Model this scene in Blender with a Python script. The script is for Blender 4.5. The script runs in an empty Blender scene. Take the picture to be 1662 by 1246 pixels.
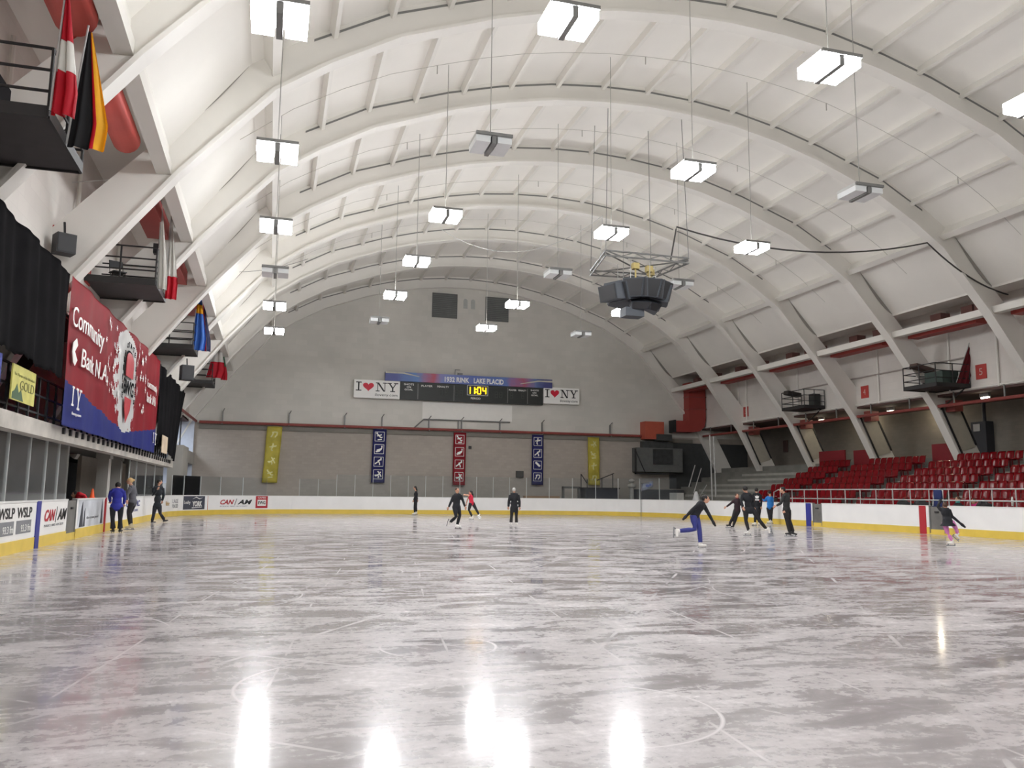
import bpy, bmesh, math, random
from mathutils import Vector, Matrix
from mathutils.geometry import tessellate_polygon
random.seed(7)
R = math.radians
PI = math.pi
scn = bpy.context.scene
COL = scn.collection

# ------------------------------------------------------------------ camera
CX, CY, FPX = 831.0, 623.0, 1339.0
def _basis():
    y = Vector(((440 - CX) / FPX, -(797 - CY) / FPX, -1)).normalized()
    z = Vector((1, -0.011, 0)).cross(y).normalized()
    if z.y < 0: z = -z
    x = y.cross(z)
    return Matrix((x, y, z))
ROT = _basis()
EYE = Vector((0, 0, 1.45))
cam_d = bpy.data.cameras.new('camera'); cam = bpy.data.objects.new('camera', cam_d)
COL.objects.link(cam); scn.camera = cam
cam.matrix_world = Matrix.Translation(EYE) @ ROT.to_4x4()
cam_d.sensor_width = 36; cam_d.lens = FPX / 1662 * 36
cam_d.clip_start = 0.1; cam_d.clip_end = 300

# ------------------------------------------------------------------ world, view
w = bpy.data.worlds.new('hall_air'); scn.world = w; w.use_nodes = True
w.node_tree.nodes['Background'].inputs[0].default_value = (0.75, 0.75, 0.8, 1)
w.node_tree.nodes['Background'].inputs[1].default_value = 0.25
LAMP_W = 46.0
UPLIGHT = 0.12   # glow added to the lamp reflectors to brighten the ceiling
scn.view_settings.view_transform = 'Standard'
scn.view_settings.look = 'None'
scn.view_settings.gamma = 1
scn.view_settings.use_curve_mapping = False
scn.view_settings.exposure = 0.97
scn.cycles.use_denoising = True
scn.cycles.max_bounces = 7
scn.cycles.diffuse_bounces = 5
scn.cycles.glossy_bounces = 3
scn.cycles.transmission_bounces = 4
scn.cycles.transparent_max_bounces = 12
scn.cycles.caustics_reflective = False
scn.cycles.caustics_refractive = False
scn.cycles.sample_clamp_indirect = 4

# ------------------------------------------------------------------ pixel rays of the photograph (for measuring)
def ray(px, py):
    return ROT @ Vector(((px - CX) / FPX, -(py - CY) / FPX, -1))
def onY(px, py, Y): d = ray(px, py); return EYE + d * (Y / d.y)
def onX(px, py, X): d = ray(px, py); return EYE + d * (X / d.x)
def onZ(px, py, Z=0.0): d = ray(px, py); return EYE + d * ((Z - EYE.z) / d.z)

# ------------------------------------------------------------------ materials
def srgb(c):
    return tuple((x / 12.92 if x <= 0.04045 else ((x + 0.055) / 1.055) ** 2.4) for x in [v / 255 for v in c]) + (1,)
MATS = {}
def mat(name, rgb, rough=0.6, metal=0.0, var=0.06, scale=3.0, bump=0.0, spec=0.5, emit=0.0, coat=0.0):
    if name in MATS: return MATS[name]
    m = bpy.data.materials.new(name); m.use_nodes = True
    nt = m.node_tree; b = nt.nodes['Principled BSDF']
    c = srgb(rgb)
    tc = nt.nodes.new('ShaderNodeTexCoord')
    no = nt.nodes.new('ShaderNodeTexNoise'); no.inputs['Scale'].default_value = scale; no.inputs['Detail'].default_value = 5
    nt.links.new(tc.outputs['Object'], no.inputs['Vector'])
    ra = nt.nodes.new('ShaderNodeValToRGB')
    ra.color_ramp.elements[0].position = 0.3; ra.color_ramp.elements[1].position = 0.7
    ra.color_ramp.elements[0].color = tuple(max(0, v * (1 - var)) for v in c[:3]) + (1,)
    ra.color_ramp.elements[1].color = tuple(min(1, v * (1 + var)) for v in c[:3]) + (1,)
    nt.links.new(no.outputs['Fac'], ra.inputs['Fac'])
    nt.links.new(ra.outputs['Color'], b.inputs['Base Color'])
    b.inputs['Roughness'].default_value = rough; b.inputs['Metallic'].default_value = metal
    b.inputs['Specular IOR Level'].default_value = spec
    b.inputs['Coat Weight'].default_value = coat
    if bump:
        bp = nt.nodes.new('ShaderNodeBump'); bp.inputs['Strength'].default_value = bump; bp.inputs['Distance'].default_value = 0.02
        nt.links.new(no.outputs['Fac'], bp.inputs['Height']); nt.links.new(bp.outputs['Normal'], b.inputs['Normal'])
    if emit:
        nt.links.new(ra.outputs['Color'], b.inputs['Emission Color']); b.inputs['Emission Strength'].default_value = emit
    MATS[name] = m
    return m
def block_mat(name, rgb, rgb2, bw=0.4, bh=0.2, mortar=0.85, axis='XZ', rough=0.8, stain=0.12):
    m = bpy.data.materials.new(name); m.use_nodes = True
    nt = m.node_tree; b = nt.nodes['Principled BSDF']; b.inputs['Roughness'].default_value = rough
    tc = nt.nodes.new('ShaderNodeTexCoord'); sp = nt.nodes.new('ShaderNodeSeparateXYZ'); cb = nt.nodes.new('ShaderNodeCombineXYZ')
    nt.links.new(tc.outputs['Object'], sp.inputs[0])
    nt.links.new(sp.outputs[axis[0]], cb.inputs['X']); nt.links.new(sp.outputs[axis[1]], cb.inputs['Y'])
    br = nt.nodes.new('ShaderNodeTexBrick'); br.inputs['Scale'].default_value = 1
    br.inputs['Brick Width'].default_value = bw; br.inputs['Row Height'].default_value = bh
    br.inputs['Mortar Size'].default_value = 0.008
    c1, c2 = srgb(rgb), srgb(rgb2)
    br.inputs['Color1'].default_value = c1; br.inputs['Color2'].default_value = c2
    br.inputs['Mortar'].default_value = tuple(v * mortar for v in c1[:3]) + (1,)
    nt.links.new(cb.outputs[0], br.inputs['Vector'])
    no = nt.nodes.new('ShaderNodeTexNoise'); no.inputs['Scale'].default_value = 0.35; no.inputs['Detail'].default_value = 6
    nt.links.new(tc.outputs['Object'], no.inputs['Vector'])
    mp = nt.nodes.new('ShaderNodeMapRange'); mp.inputs['From Min'].default_value = 0.3; mp.inputs['From Max'].default_value = 0.7
    mp.inputs['To Min'].default_value = 1 - stain; mp.inputs['To Max'].default_value = 1.0
    nt.links.new(no.outputs['Fac'], mp.inputs['Value'])
    mx = nt.nodes.new('ShaderNodeMix'); mx.data_type = 'RGBA'; mx.blend_type = 'MULTIPLY'; mx.inputs['Factor'].default_value = 1
    nt.links.new(br.outputs['Color'], mx.inputs['A']); nt.links.new(mp.outputs[0], mx.inputs['B'])
    nt.links.new(mx.outputs['Result'], b.inputs['Base Color'])
    MATS[name] = m
    return m
def glass_mat(name, tint=(0.93, 0.95, 0.96), haze=0.06):
    m = bpy.data.materials.new(name); m.use_nodes = True; nt = m.node_tree
    for n in list(nt.nodes): nt.nodes.remove(n)
    out = nt.nodes.new('ShaderNodeOutputMaterial'); tr = nt.nodes.new('ShaderNodeBsdfTransparent'); tr.inputs[0].default_value = tint + (1,)
    gl = nt.nodes.new('ShaderNodeBsdfGlossy'); gl.inputs['Roughness'].default_value = 0.08; gl.inputs['Color'].default_value = (.8, .8, .8, 1)
    df = nt.nodes.new('ShaderNodeBsdfDiffuse'); df.inputs[0].default_value = (.75, .77, .78, 1)
    fr = nt.nodes.new('ShaderNodeFresnel'); fr.inputs['IOR'].default_value = 1.3
    tc = nt.nodes.new('ShaderNodeTexCoord'); no = nt.nodes.new('ShaderNodeTexNoise'); no.inputs['Scale'].default_value = 2
    nt.links.new(tc.outputs['Object'], no.inputs['Vector'])
    mu = nt.nodes.new('ShaderNodeMath'); mu.operation = 'MULTIPLY'; mu.inputs[1].default_value = haze * 2
    nt.links.new(no.outputs['Fac'], mu.inputs[0])
    m1 = nt.nodes.new('ShaderNodeMixShader'); m2 = nt.nodes.new('ShaderNodeMixShader')
    nt.links.new(mu.outputs[0], m1.inputs[0]); nt.links.new(tr.outputs[0], m1.inputs[1]); nt.links.new(df.outputs[0], m1.inputs[2])
    nt.links.new(fr.outputs[0], m2.inputs[0]); nt.links.new(m1.outputs[0], m2.inputs[1]); nt.links.new(gl.outputs[0], m2.inputs[2])
    nt.links.new(m2.outputs[0], out.inputs[0])
    MATS[name] = m
    return m
WHITE = mat('white_paint', (226, 223, 216), 0.55, var=0.03, scale=0.6)
DECK = mat('roof_white', (232, 229, 222), 0.7, var=0.03, scale=0.5)
BOARD = mat('board_white', (243, 242, 240), 0.35, var=0.03, scale=1.2)
YELLOW = mat('kick_yellow', (226, 196, 84), 0.4, var=0.06, scale=2)
BLACK = mat('black_steel', (34, 34, 36), 0.5, var=0.1)
DARKCLOTH = mat('black_curtain', (34, 33, 35), 0.95, var=0.25, scale=1.2, bump=0.3, spec=0.1)
GREY = mat('grey_metal', (128, 128, 126), 0.45, metal=0.3)
LGREY = mat('light_grey_metal', (190, 190, 188), 0.4, metal=0.3)
SIGNWHITE = mat('sign_white', (240, 239, 235), 0.5, var=0.01)
SIGNBLACK = mat('sign_black', (28, 28, 30), 0.5, var=0.05)
SIGNRED = mat('sign_red', (178, 40, 50), 0.5, var=0.05)
HEART = mat('heart_red', (205, 22, 52), 0.5, var=0.04)
BLUE = mat('banner_blue', (48, 60, 150), 0.6, var=0.1)
LINEBLUE = mat('line_blue', (44, 50, 140), 0.4, var=0.05)
NAVY = mat('banner_navy', (48, 54, 128), 0.7, var=0.1)
PRINTBLACK = mat('print_black', (30, 30, 32), .95, var=.05, spec=.05)
BANRED = mat('banner_red', (172, 24, 42), 0.6, var=0.12, scale=1.5)
BANYEL = mat('banner_yellow', (232, 218, 100), 0.6, var=0.12, scale=1.5)
DUCTRED = mat('duct_red', (152, 60, 54), 0.6, var=0.08, scale=1)
PIPERED = mat('pipe_red', (136, 66, 60), 0.5, var=0.1)
BROWN = mat('soffit_brown', (84, 62, 56), 0.8, var=0.12, scale=1)
SEAT = mat('seat_red', (150, 12, 26), 0.16, var=0.08, scale=4)
SEATD = mat('seat_frame_red', (110, 16, 22), 0.4, var=0.1)
CONC = mat('concrete', (122, 121, 115), 0.85, var=0.14, scale=1.2, bump=0.1)
CONCD = mat('concrete_dark', (96, 94, 90), 0.85, var=0.16, scale=1.2)
FARUP = block_mat('far_wall_upper', (214, 211, 203), (208, 206, 198), 0.8, 0.4, 0.93)
FARLOW = block_mat('far_wall_lower', (176, 167, 157), (169, 161, 151), 0.4, 0.2, 0.9)
SIDEUP = block_mat('side_wall_upper', (226, 221, 214), (221, 216, 209), 0.8, 0.4, 0.93, 'YZ')
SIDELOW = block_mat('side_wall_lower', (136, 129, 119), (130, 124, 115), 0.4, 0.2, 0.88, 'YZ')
CONCP = mat('grey_pier', (168, 165, 158), 0.8, var=0.08, scale=0.8)
GLASS = glass_mat('rink_glass', haze=.012)
GLASSL = glass_mat('rink_glass_hazy', haze=.07)
GLEDGE = mat('glass_edge', (196, 200, 198), 0.3, var=0.03)
LAMPS = [(mat('lamp_on_' + n, (250, 252, 255), 0.5, var=0.0, emit=LAMP_W * k), mat('lamp_reflector_glow_' + n, (250, 251, 250), 0.5, var=0.0, emit=LAMP_W * k * UPLIGHT)) for n, k in (('weak', .62), ('mid', 1.0), ('new', 1.75))]  # strengths set to balance brightness near and far, whatever the lamp's age
LAMPOFF = mat('lamp_off', (225, 228, 228), 0.4, var=0.02)
SKIN = mat('skin', (206, 156, 130), 0.6, var=0.05)

# ------------------------------------------------------------------ mesh helpers
def bx(bm, c, s, rz=0.0, rot=None):
    """box, centre c, full size s"""
    m = Matrix.Translation(c) @ (rot.to_4x4() if rot else Matrix.Rotation(rz, 4, 'Z')) @ Matrix.Diagonal((s[0], s[1], s[2], 1))
    bmesh.ops.create_cube(bm, size=1, matrix=m)
def bx2(bm, a, b):
    bx(bm, [(a[i] + b[i]) / 2 for i in range(3)], [abs(b[i] - a[i]) for i in range(3)])
def tube(bm, pts, r, n=8, closed=False, flat=1.0):
    pts = [Vector(p) for p in pts]
    rs = r if isinstance(r, (list, tuple)) else [r] * len(pts)
    rings = []
    up0 = Vector((0, 0, 1))
    for i, p in enumerate(pts):
        a = pts[max(i - 1, 0)]; b = pts[min(i + 1, len(pts) - 1)]
        t = (b - a).normalized()
        u = up0 if abs(t.dot(up0)) < 0.95 else Vector((0, 1, 0))
        s = t.cross(u).normalized(); v = s.cross(t).normalized()
        rings.append([bm.verts.new(p + (s * math.cos(2 * PI * k / n) + v * math.sin(2 * PI * k / n) * flat) * rs[i]) for k in range(n)])
    for i in range(len(rings) - 1):
        for k in range(n):
            bm.faces.new((rings[i][k], rings[i][(k + 1) % n], rings[i + 1][(k + 1) % n], rings[i + 1][k]))
    bm.faces.new(rings[0][::-1]); bm.faces.new(rings[-1])
def ell(bm, c, r, rot=None, u=12, v=8):
    m = Matrix.Translation(c) @ (rot.to_4x4() if rot else Matrix.Identity(4)) @ Matrix.Diagonal((r[0], r[1], r[2], 1))
    bmesh.ops.create_uvsphere(bm, u_segments=u, v_segments=v, radius=1, matrix=m)
def prism(bm, pts, O, ax, ay, an, t):
    """extrude 2-D polygon pts in frame (O, ax, ay), thickness t along an"""
    n = len(pts)
    A = [bm.verts.new(O + ax * p[0] + ay * p[1]) for p in pts]
    B = [bm.verts.new(O + ax * p[0] + ay * p[1] + an * t) for p in pts]
    for tri in tessellate_polygon([[Vector((p[0], p[1], 0)) for p in pts]]):
        try:
            bm.faces.new([A[i] for i in tri]); bm.faces.new([B[i] for i in reversed(tri)])
        except ValueError: pass
    for i in range(n):
        j = (i + 1) % n
        bm.faces.new((A[i], A[j], B[j], B[i]))
class Fr:
    """a flat frame on a wall: O origin, ax right, ay up, an towards the viewer"""
    def __init__(s, O, ax, ay=(0, 0, 1)):
        s.O = Vector(O); s.ax = Vector(ax).normalized(); s.ay = Vector(ay).normalized(); s.an = s.ax.cross(s.ay).normalized()
    def p(s, x, y, z=0.0): return s.O + s.ax * x + s.ay * y + s.an * z
    def poly(s, bm, pts, z=0.0, t=0.006):
        prism(bm, pts, s.O + s.an * z, s.ax, s.ay, s.an, t)
    def rect(s, bm, x0, y0, x1, y1, z=0.0, t=0.006):
        s.poly(bm, [(x0, y0), (x1, y0), (x1, y1), (x0, y1)], z, t)
    def line(s, bm, a, b, wd, z=0.0, t=0.006):
        dx, dy = b[0] - a[0], b[1] - a[1]; L = math.hypot(dx, dy) or 1
        nx, ny = -dy / L * wd / 2, dx / L * wd / 2
        s.poly(bm, [(a[0] - nx, a[1] - ny), (b[0] - nx, b[1] - ny), (b[0] + nx, b[1] + ny), (a[0] + nx, a[1] + ny)], z, t)
    def disc(s, bm, x, y, r, z=0.0, t=0.006, n=14, ry=None):
        ry = ry or r
        s.poly(bm, [(x + r * math.cos(2 * PI * k / n), y + ry * math.sin(2 * PI * k / n)) for k in range(n)], z, t)
def NB(): return bmesh.new()
def obj(name, bm, m, parent=None, smooth=False, recalc=True):
    if recalc: bmesh.ops.recalc_face_normals(bm, faces=bm.faces)
    me = bpy.data.meshes.new(name); bm.to_mesh(me); bm.free()
    for x in (m if isinstance(m, (list, tuple)) else [m]): me.materials.append(x)
    if smooth:
        for p in me.polygons: p.use_smooth = True
    o = bpy.data.objects.new(name, me); COL.objects.link(o)
    if parent: o.parent = parent
    return o
def tag(o, label, cat, group=None, kind=None):
    o['label'] = label; o['category'] = cat
    if group: o['group'] = group
    if kind: o['kind'] = kind
    return o
def thing(name, label, cat, loc=(0, 0, 0), rz=0.0, group=None):
    o = bpy.data.objects.new(name, None); COL.objects.link(o); o.location = loc; o.rotation_euler = (0, 0, rz)
    o.empty_display_size = 0.2
    return tag(o, label, cat, group)
def struct(name, bm, m, parent=None):
    o = obj(name, bm, m, parent); o['kind'] = 'structure'; return o
def dup(root, loc=None, rz=None, label=None, group=None):
    r = root.copy(); COL.objects.link(r)
    if loc is not None: r.location = loc
    if rz is not None: r.rotation_euler = (0, 0, rz)
    if label: r['label'] = label
    if group: r['group'] = group
    for ch in list(root.children):
        c = ch.copy(); COL.objects.link(c); c.parent = r
        for g in list(ch.children):
            d = g.copy(); COL.objects.link(d); d.parent = c
    return r
def lettering(name, s, fr, x0, y0, x1, y1, m, parent=None, z=0.01, t=0.006, bold=0.0, italic=0.0, warp=None):
    """text filling the rectangle (x0,y0)-(x1,y1) of frame fr"""
    cu = bpy.data.curves.new(name, 'FONT'); cu.body = s; cu.size = 1; cu.extrude = 0.01; cu.offset = bold; cu.shear = italic
    cu.resolution_u = 3
    tmp = bpy.data.objects.new(name, cu); COL.objects.link(tmp)
    dg = bpy.context.evaluated_depsgraph_get()
    me = bpy.data.meshes.new_from_object(tmp.evaluated_get(dg))
    bpy.data.objects.remove(tmp); bpy.data.curves.remove(cu)
    xs = [v.co.x for v in me.vertices]; ys = [v.co.y for v in me.vertices]
    ax, bxx, ay, by = min(xs), max(xs), min(ys), max(ys)
    pi = parent.matrix_basis.inverted() if parent else Matrix.Identity(4)
    for v in me.vertices:
        x = x0 + (v.co.x - ax) / (bxx - ax) * (x1 - x0); y = y0 + (v.co.y - ay) / (by - ay) * (y1 - y0)
        zz = z + (t if v.co.z > 0 else 0)
        if warp: zz += warp(x, y)
        v.co = pi @ fr.p(x, y, zz)
    me.materials.clear(); me.materials.append(m)
    o = bpy.data.objects.new(name, me); COL.objects.link(o)
    if parent: o.parent = parent
    return o

# ------------------------------------------------------------------ hall geometry
XC = 14.05
BAY = 6.33
RIBS = [10.36 + BAY * i for i in range(8)] + [60.9]
YW = 61.0; YB = -8.0
WALLX = 19.75; ZB = 6.9
INN = [(0, 17.25), (2, 17.17), (4, 16.95), (6, 16.55), (8, 15.98), (11, 14.85), (13, 13.7), (14.5, 12.65), (16.9, 9.9), (18, 8.45), (19.55, 6.35), (20.85, 3.9), (21.5, 2.65)]
DEP = [.78, .78, .78, .78, .8, .85, .88, .9, .95, 1.1, 1.3, 1.3, 1.3]
def full(half):
    return [(-x, z) for x, z in reversed(half[1:])] + half
def offset(half, dep):
    out = []
    for i, (x, z) in enumerate(half):
        a = half[i - 1] if i else (-half[1][0], half[1][1]); b = half[min(i + 1, len(half) - 1)]
        tx, tz = b[0] - a[0], b[1] - a[1]; L = math.hypot(tx, tz)
        out.append((x - tz / L * dep[i] if False else x + (-tz) / L * dep[i] * 1.0, z + tx / L * dep[i]))
    return out
OUT = offset(INN, DEP)
OUT[0] = (0, 17.25 + .78)
def interp(pr, x):
    for i in range(len(pr) - 1):
        if pr[i][0] <= x <= pr[i + 1][0]:
            f = (x - pr[i][0]) / (pr[i + 1][0] - pr[i][0]); return pr[i][1] + f * (pr[i + 1][1] - pr[i][1])
    return pr[-1][1]

# ---- ceiling deck
bm = NB()
dk = [p for p in OUT if p[0] < 16.4]
dk.append((17.1, interp(OUT, 17.1)))
prof = full(dk)
prof[0] = (-17.3, 10.35)
def strip(bm, prof, y0, y1, t=0.12, xc=XC):
    n = len(prof)
    lo = [[bm.verts.new((xc + x, y, z)) for x, z in prof] for y in (y0, y1)]
    hi = [[bm.verts.new((xc + x * 1.004, y, z + t)) for x, z in prof] for y in (y0, y1)]
    for i in range(n - 1):
        bm.faces.new((lo[0][i], lo[0][i + 1], lo[1][i + 1], lo[1][i]))
        bm.faces.new((hi[0][i], hi[1][i], hi[1][i + 1], hi[0][i + 1]))
    for r_ in (0, n - 1): bm.faces.new((lo[0][r_], lo[1][r_], hi[1][r_], hi[0][r_]))
strip(bm, prof, YB, YW + .3)
for s in (-1, 1):
    bx2(bm, (XC + s * 16.95, YB, 11.4), (XC + s * 20.0, YW + .3, 11.55))
    bx2(bm, (XC + s * 17.12, YB, 11.0 if s > 0 else 10.3), (XC + s * 17.2, YW + .3, 11.5))
struct('ceiling', bm, DECK)

# ---- walls
bm = NB(); bx2(bm, (-10.2, YW, 6.15), (39, YW + .3, 19)); struct('wall_far', bm, FARUP)
bm = NB(); bx2(bm, (-10.2, YW, -.3), (39, YW + .3, 6.15)); struct('wall_far_lower', bm, FARLOW)
bm = NB(); bx2(bm, (-10.2, YB - .3, -.3), (39, YB, 19)); struct('wall_back', bm, mat('back_wall', (170, 166, 158), 0.8))
bm = NB(); bx2(bm, (30.9, YW - .06, 2.0), (38.1, YW, 5.7)); struct('corner_shade_panel', bm, mat('shade_panel_dark', (64, 66, 66), .8, var=.1))  # dark panel painting the unlit recess in this corner, no real door
bm = NB(); bx2(bm, (XC + WALLX, YB, ZB), (XC + WALLX + .25, YW, 11.5)); bx2(bm, (XC + WALLX, YB, 11.4), (XC + 20.6, YW, 11.6)); struct('wall_right', bm, SIDEUP)
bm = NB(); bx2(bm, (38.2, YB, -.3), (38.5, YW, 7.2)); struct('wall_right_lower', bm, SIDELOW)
bm = NB(); bx2(bm, (XC + WALLX, YB, ZB - .12), (38.4, YW, ZB)); struct('trim_soffit_right', bm, BROWN)
bm = NB(); bx2(bm, (XC - WALLX - .25, YB, 6.2), (XC - WALLX, YW, 11.5)); struct('wall_left', bm, SIDEUP)
bm = NB(); bx2(bm, (-10.2, YB, -.3), (-9.9, 54.6, 7.2)); struct('wall_left_lower', bm, mat('left_back_wall', (128, 120, 111), 0.85, var=.08))
bm = NB(); bx2(bm, (-10.2, YB, 6.15), (XC - WALLX, 61, 6.3)); struct('trim_soffit_left', bm, BROWN)

# ---- roof arches
def arch_parts(root):
    half_in, half_out = INN, OUT
    bm = NB()
    fi, fo = full(half_in), full(half_out)
    poly = fi + fo[::-1]
    n = len(fi)
    for y in (0,):
        A = [[bm.verts.new((x, yy, z)) for x, z in fi] for yy in (-.11, .11)]
        B = [[bm.verts.new((x, yy, z)) for x, z in fo] for yy in (-.11, .11)]
        for i in range(n - 1):
            bm.faces.new((A[0][i], A[0][i + 1], B[0][i + 1], B[0][i]))
            bm.faces.new((A[1][i], B[1][i], B[1][i + 1], A[1][i + 1]))
            bm.faces.new((A[0][i], A[1][i], A[1][i + 1], A[0][i + 1]))
            bm.faces.new((B[0][i], B[0][i + 1], B[1][i + 1], B[1][i]))
        for e in (0, n - 1): bm.faces.new((A[0][e], B[0][e], B[1][e], A[1][e]))
    obj('web', bm, WHITE, root)
    bm = NB()
    def fl(pr, wd, th, sgn):
        off = offset(pr, [th] * len(pr)); off[0] = (0, pr[0][1] + th)
        a, b = full(pr), full([(2 * p[0] - q[0], 2 * p[1] - q[1]) if sgn < 0 else q for p, q in zip(pr, off)])
        for i in range(len(a) - 1):
            vs = [bm.verts.new((p[0], y, p[1])) for p in (a[i], a[i + 1], b[i + 1], b[i]) for y in (-wd / 2, wd / 2)]
            q = lambda *k: bm.faces.new([vs[j] for j in k])
            q(0, 2, 4, 6); q(1, 7, 5, 3); q(0, 1, 3, 2); q(6, 4, 5, 7)
            if i == 0: q(0, 6, 7, 1)
            if i == len(a) - 2: q(2, 3, 5, 4)
    fl(half_in, .5, .1, -1)
    obj('flange', bm, WHITE, root)
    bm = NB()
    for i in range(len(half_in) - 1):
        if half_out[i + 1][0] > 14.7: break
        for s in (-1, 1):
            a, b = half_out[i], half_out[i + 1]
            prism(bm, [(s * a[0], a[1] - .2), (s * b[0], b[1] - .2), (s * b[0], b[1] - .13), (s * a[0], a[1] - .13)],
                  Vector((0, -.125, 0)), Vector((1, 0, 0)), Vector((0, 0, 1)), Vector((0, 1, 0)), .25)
    obj('shadow_gap_strip', bm, GREY, root)  # grey strip painting the shadow line between web top and deck
    # grey plate painting the shaded gap between web and soffit at each haunch
    for s in (-1, 1):
        bm = NB()
        pts = []
        for k in range(9):
            f = k / 8; x = 15.2 + 1.9 * f; z = interp(half_out, x) - .02
            pts.append((s * x, z))
        for k in range(8, -1, -1):
            f = k / 8; x = 15.2 + 1.9 * f; z = interp(half_out, x) - .02 - .34 * math.sin(PI * f) ** .8 * (0.5 + .5 * f)
            pts.append((s * x, z - .001))
        prism(bm, pts, Vector((0, -.13, 0)), Vector((1, 0, 0)), Vector((0, 0, 1)), Vector((0, -1, 0)), .012)
        obj('haunch_gap_shade', bm, mat('gap_shade_grey', (150, 147, 140), .8), root)
    return root
ords = ['nearest', 'second nearest', 'third nearest', 'fourth nearest', 'fifth nearest', 'sixth nearest', 'seventh nearest', 'eighth, just before the far wall', 'last, set against the far wall']
a0 = thing('roof_arch', 'x', 'roof arch', (XC, RIBS[0], 0), group='white arches spanning the rink')
arch_parts(a0)
ARCH = [a0] + [dup(a0, (XC, y, 0)) for y in RIBS[1:]]
for i, a in enumerate(ARCH):
    a['label'] = 'white steel roof arch spanning the whole rink, ' + ords[i] + ('' if i > 6 else ' to the camera')
# panel cladding with dark edges on the lower legs of the seating side
def leg_clad(y):
    c = thing('leg_cladding', 'x', 'cladding', (XC, y, 0), group='pale panels on the arch legs')
    p0, p1 = INN[10], (21.2, 3.2); o0, o1 = OUT[10], OUT[11]
    bm = NB(); prism(bm, [(19.95, 6.2), (21.1, 3.95), (22.0, 4.2), (20.95, 6.5)], Vector((0, -.16, 0)), Vector((1, 0, 0)), Vector((0, 0, 1)), Vector((0, 1, 0)), .03)
    obj('panel', bm, mat('leg_panel', (176, 170, 156), .7), c)
    for (a, b) in (((19.85, 6.3), (21.05, 3.8)), ((20.9, 6.6), (22.0, 4.3))):
        bm = NB(); prism(bm, [(a[0], a[1]), (b[0], b[1]), (b[0] + .1, b[1]), (a[0] + .1, a[1])], Vector((0, -.2, 0)), Vector((1, 0, 0)), Vector((0, 0, 1)), Vector((0, 1, 0)), .05)
        obj('edge_strip', bm, BLACK, c)
    return c
for y, nm in ((RIBS[7], 'beside the concrete steps'), (RIBS[6], 'at the left end of the red seats'), (RIBS[5], 'behind the middle red seats'), (RIBS[4], 'nearest the dark wall unit')):
    c = leg_clad(y); c['label'] = 'pale dark edged panel on the arch leg ' + nm

# ---- purlins
PX = [0, 1.95, 3.9, 5.85, 7.75, 9.6, 11.35, 13.0, 14.75]
cnt = {1: 'seating', -1: 'gallery'}
nth = ['ridge', 'first', 'second', 'third', 'fourth', 'fifth', 'sixth', 'seventh', 'eighth and lowest']
for k, x in enumerate(PX):
    for s in ((1,) if k == 0 else (-1, 1)):
        z1 = interp(OUT, x); z2 = interp(OUT, x + .1)
        ang = math.atan2(z2 - z1, .1) * s
        bm = NB()
        dpt = .55 if k == 8 else .3
        rot = Matrix.Rotation(-ang, 3, 'Y')
        nrm = Vector((math.sin(ang) * -1, 0, math.cos(ang)))
        c = Vector((XC + s * x, (12 + YW) / 2, z1)) - nrm * (dpt / 2)
        bx(bm, c, (.14 if k < 8 else .16, YW - 9, dpt), rot=rot)
        if k == 8: bx(bm, c - nrm * dpt / 2, (.3, YW - 9, .05), rot=rot)
        lab = 'white roof purlin running down the hall along the ridge' if k == 0 else f'white roof purlin, {nth[k]} from the ridge on the {cnt[s]} side'
        tag(obj('roof_purlin', bm, WHITE), lab, 'roof beam', 'roof purlins')
# eaves beams, flush with the arch flanges
for s in (-1, 1):
    bm = NB(); bx2(bm, (XC + s * 17.02, 8, 9.82), (XC + s * 17.4, YW, 10.14))
    tag(obj('eaves_beam', bm, WHITE), f'white horizontal beam along the foot of the roof on the {cnt[s]} side', 'beam')

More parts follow.
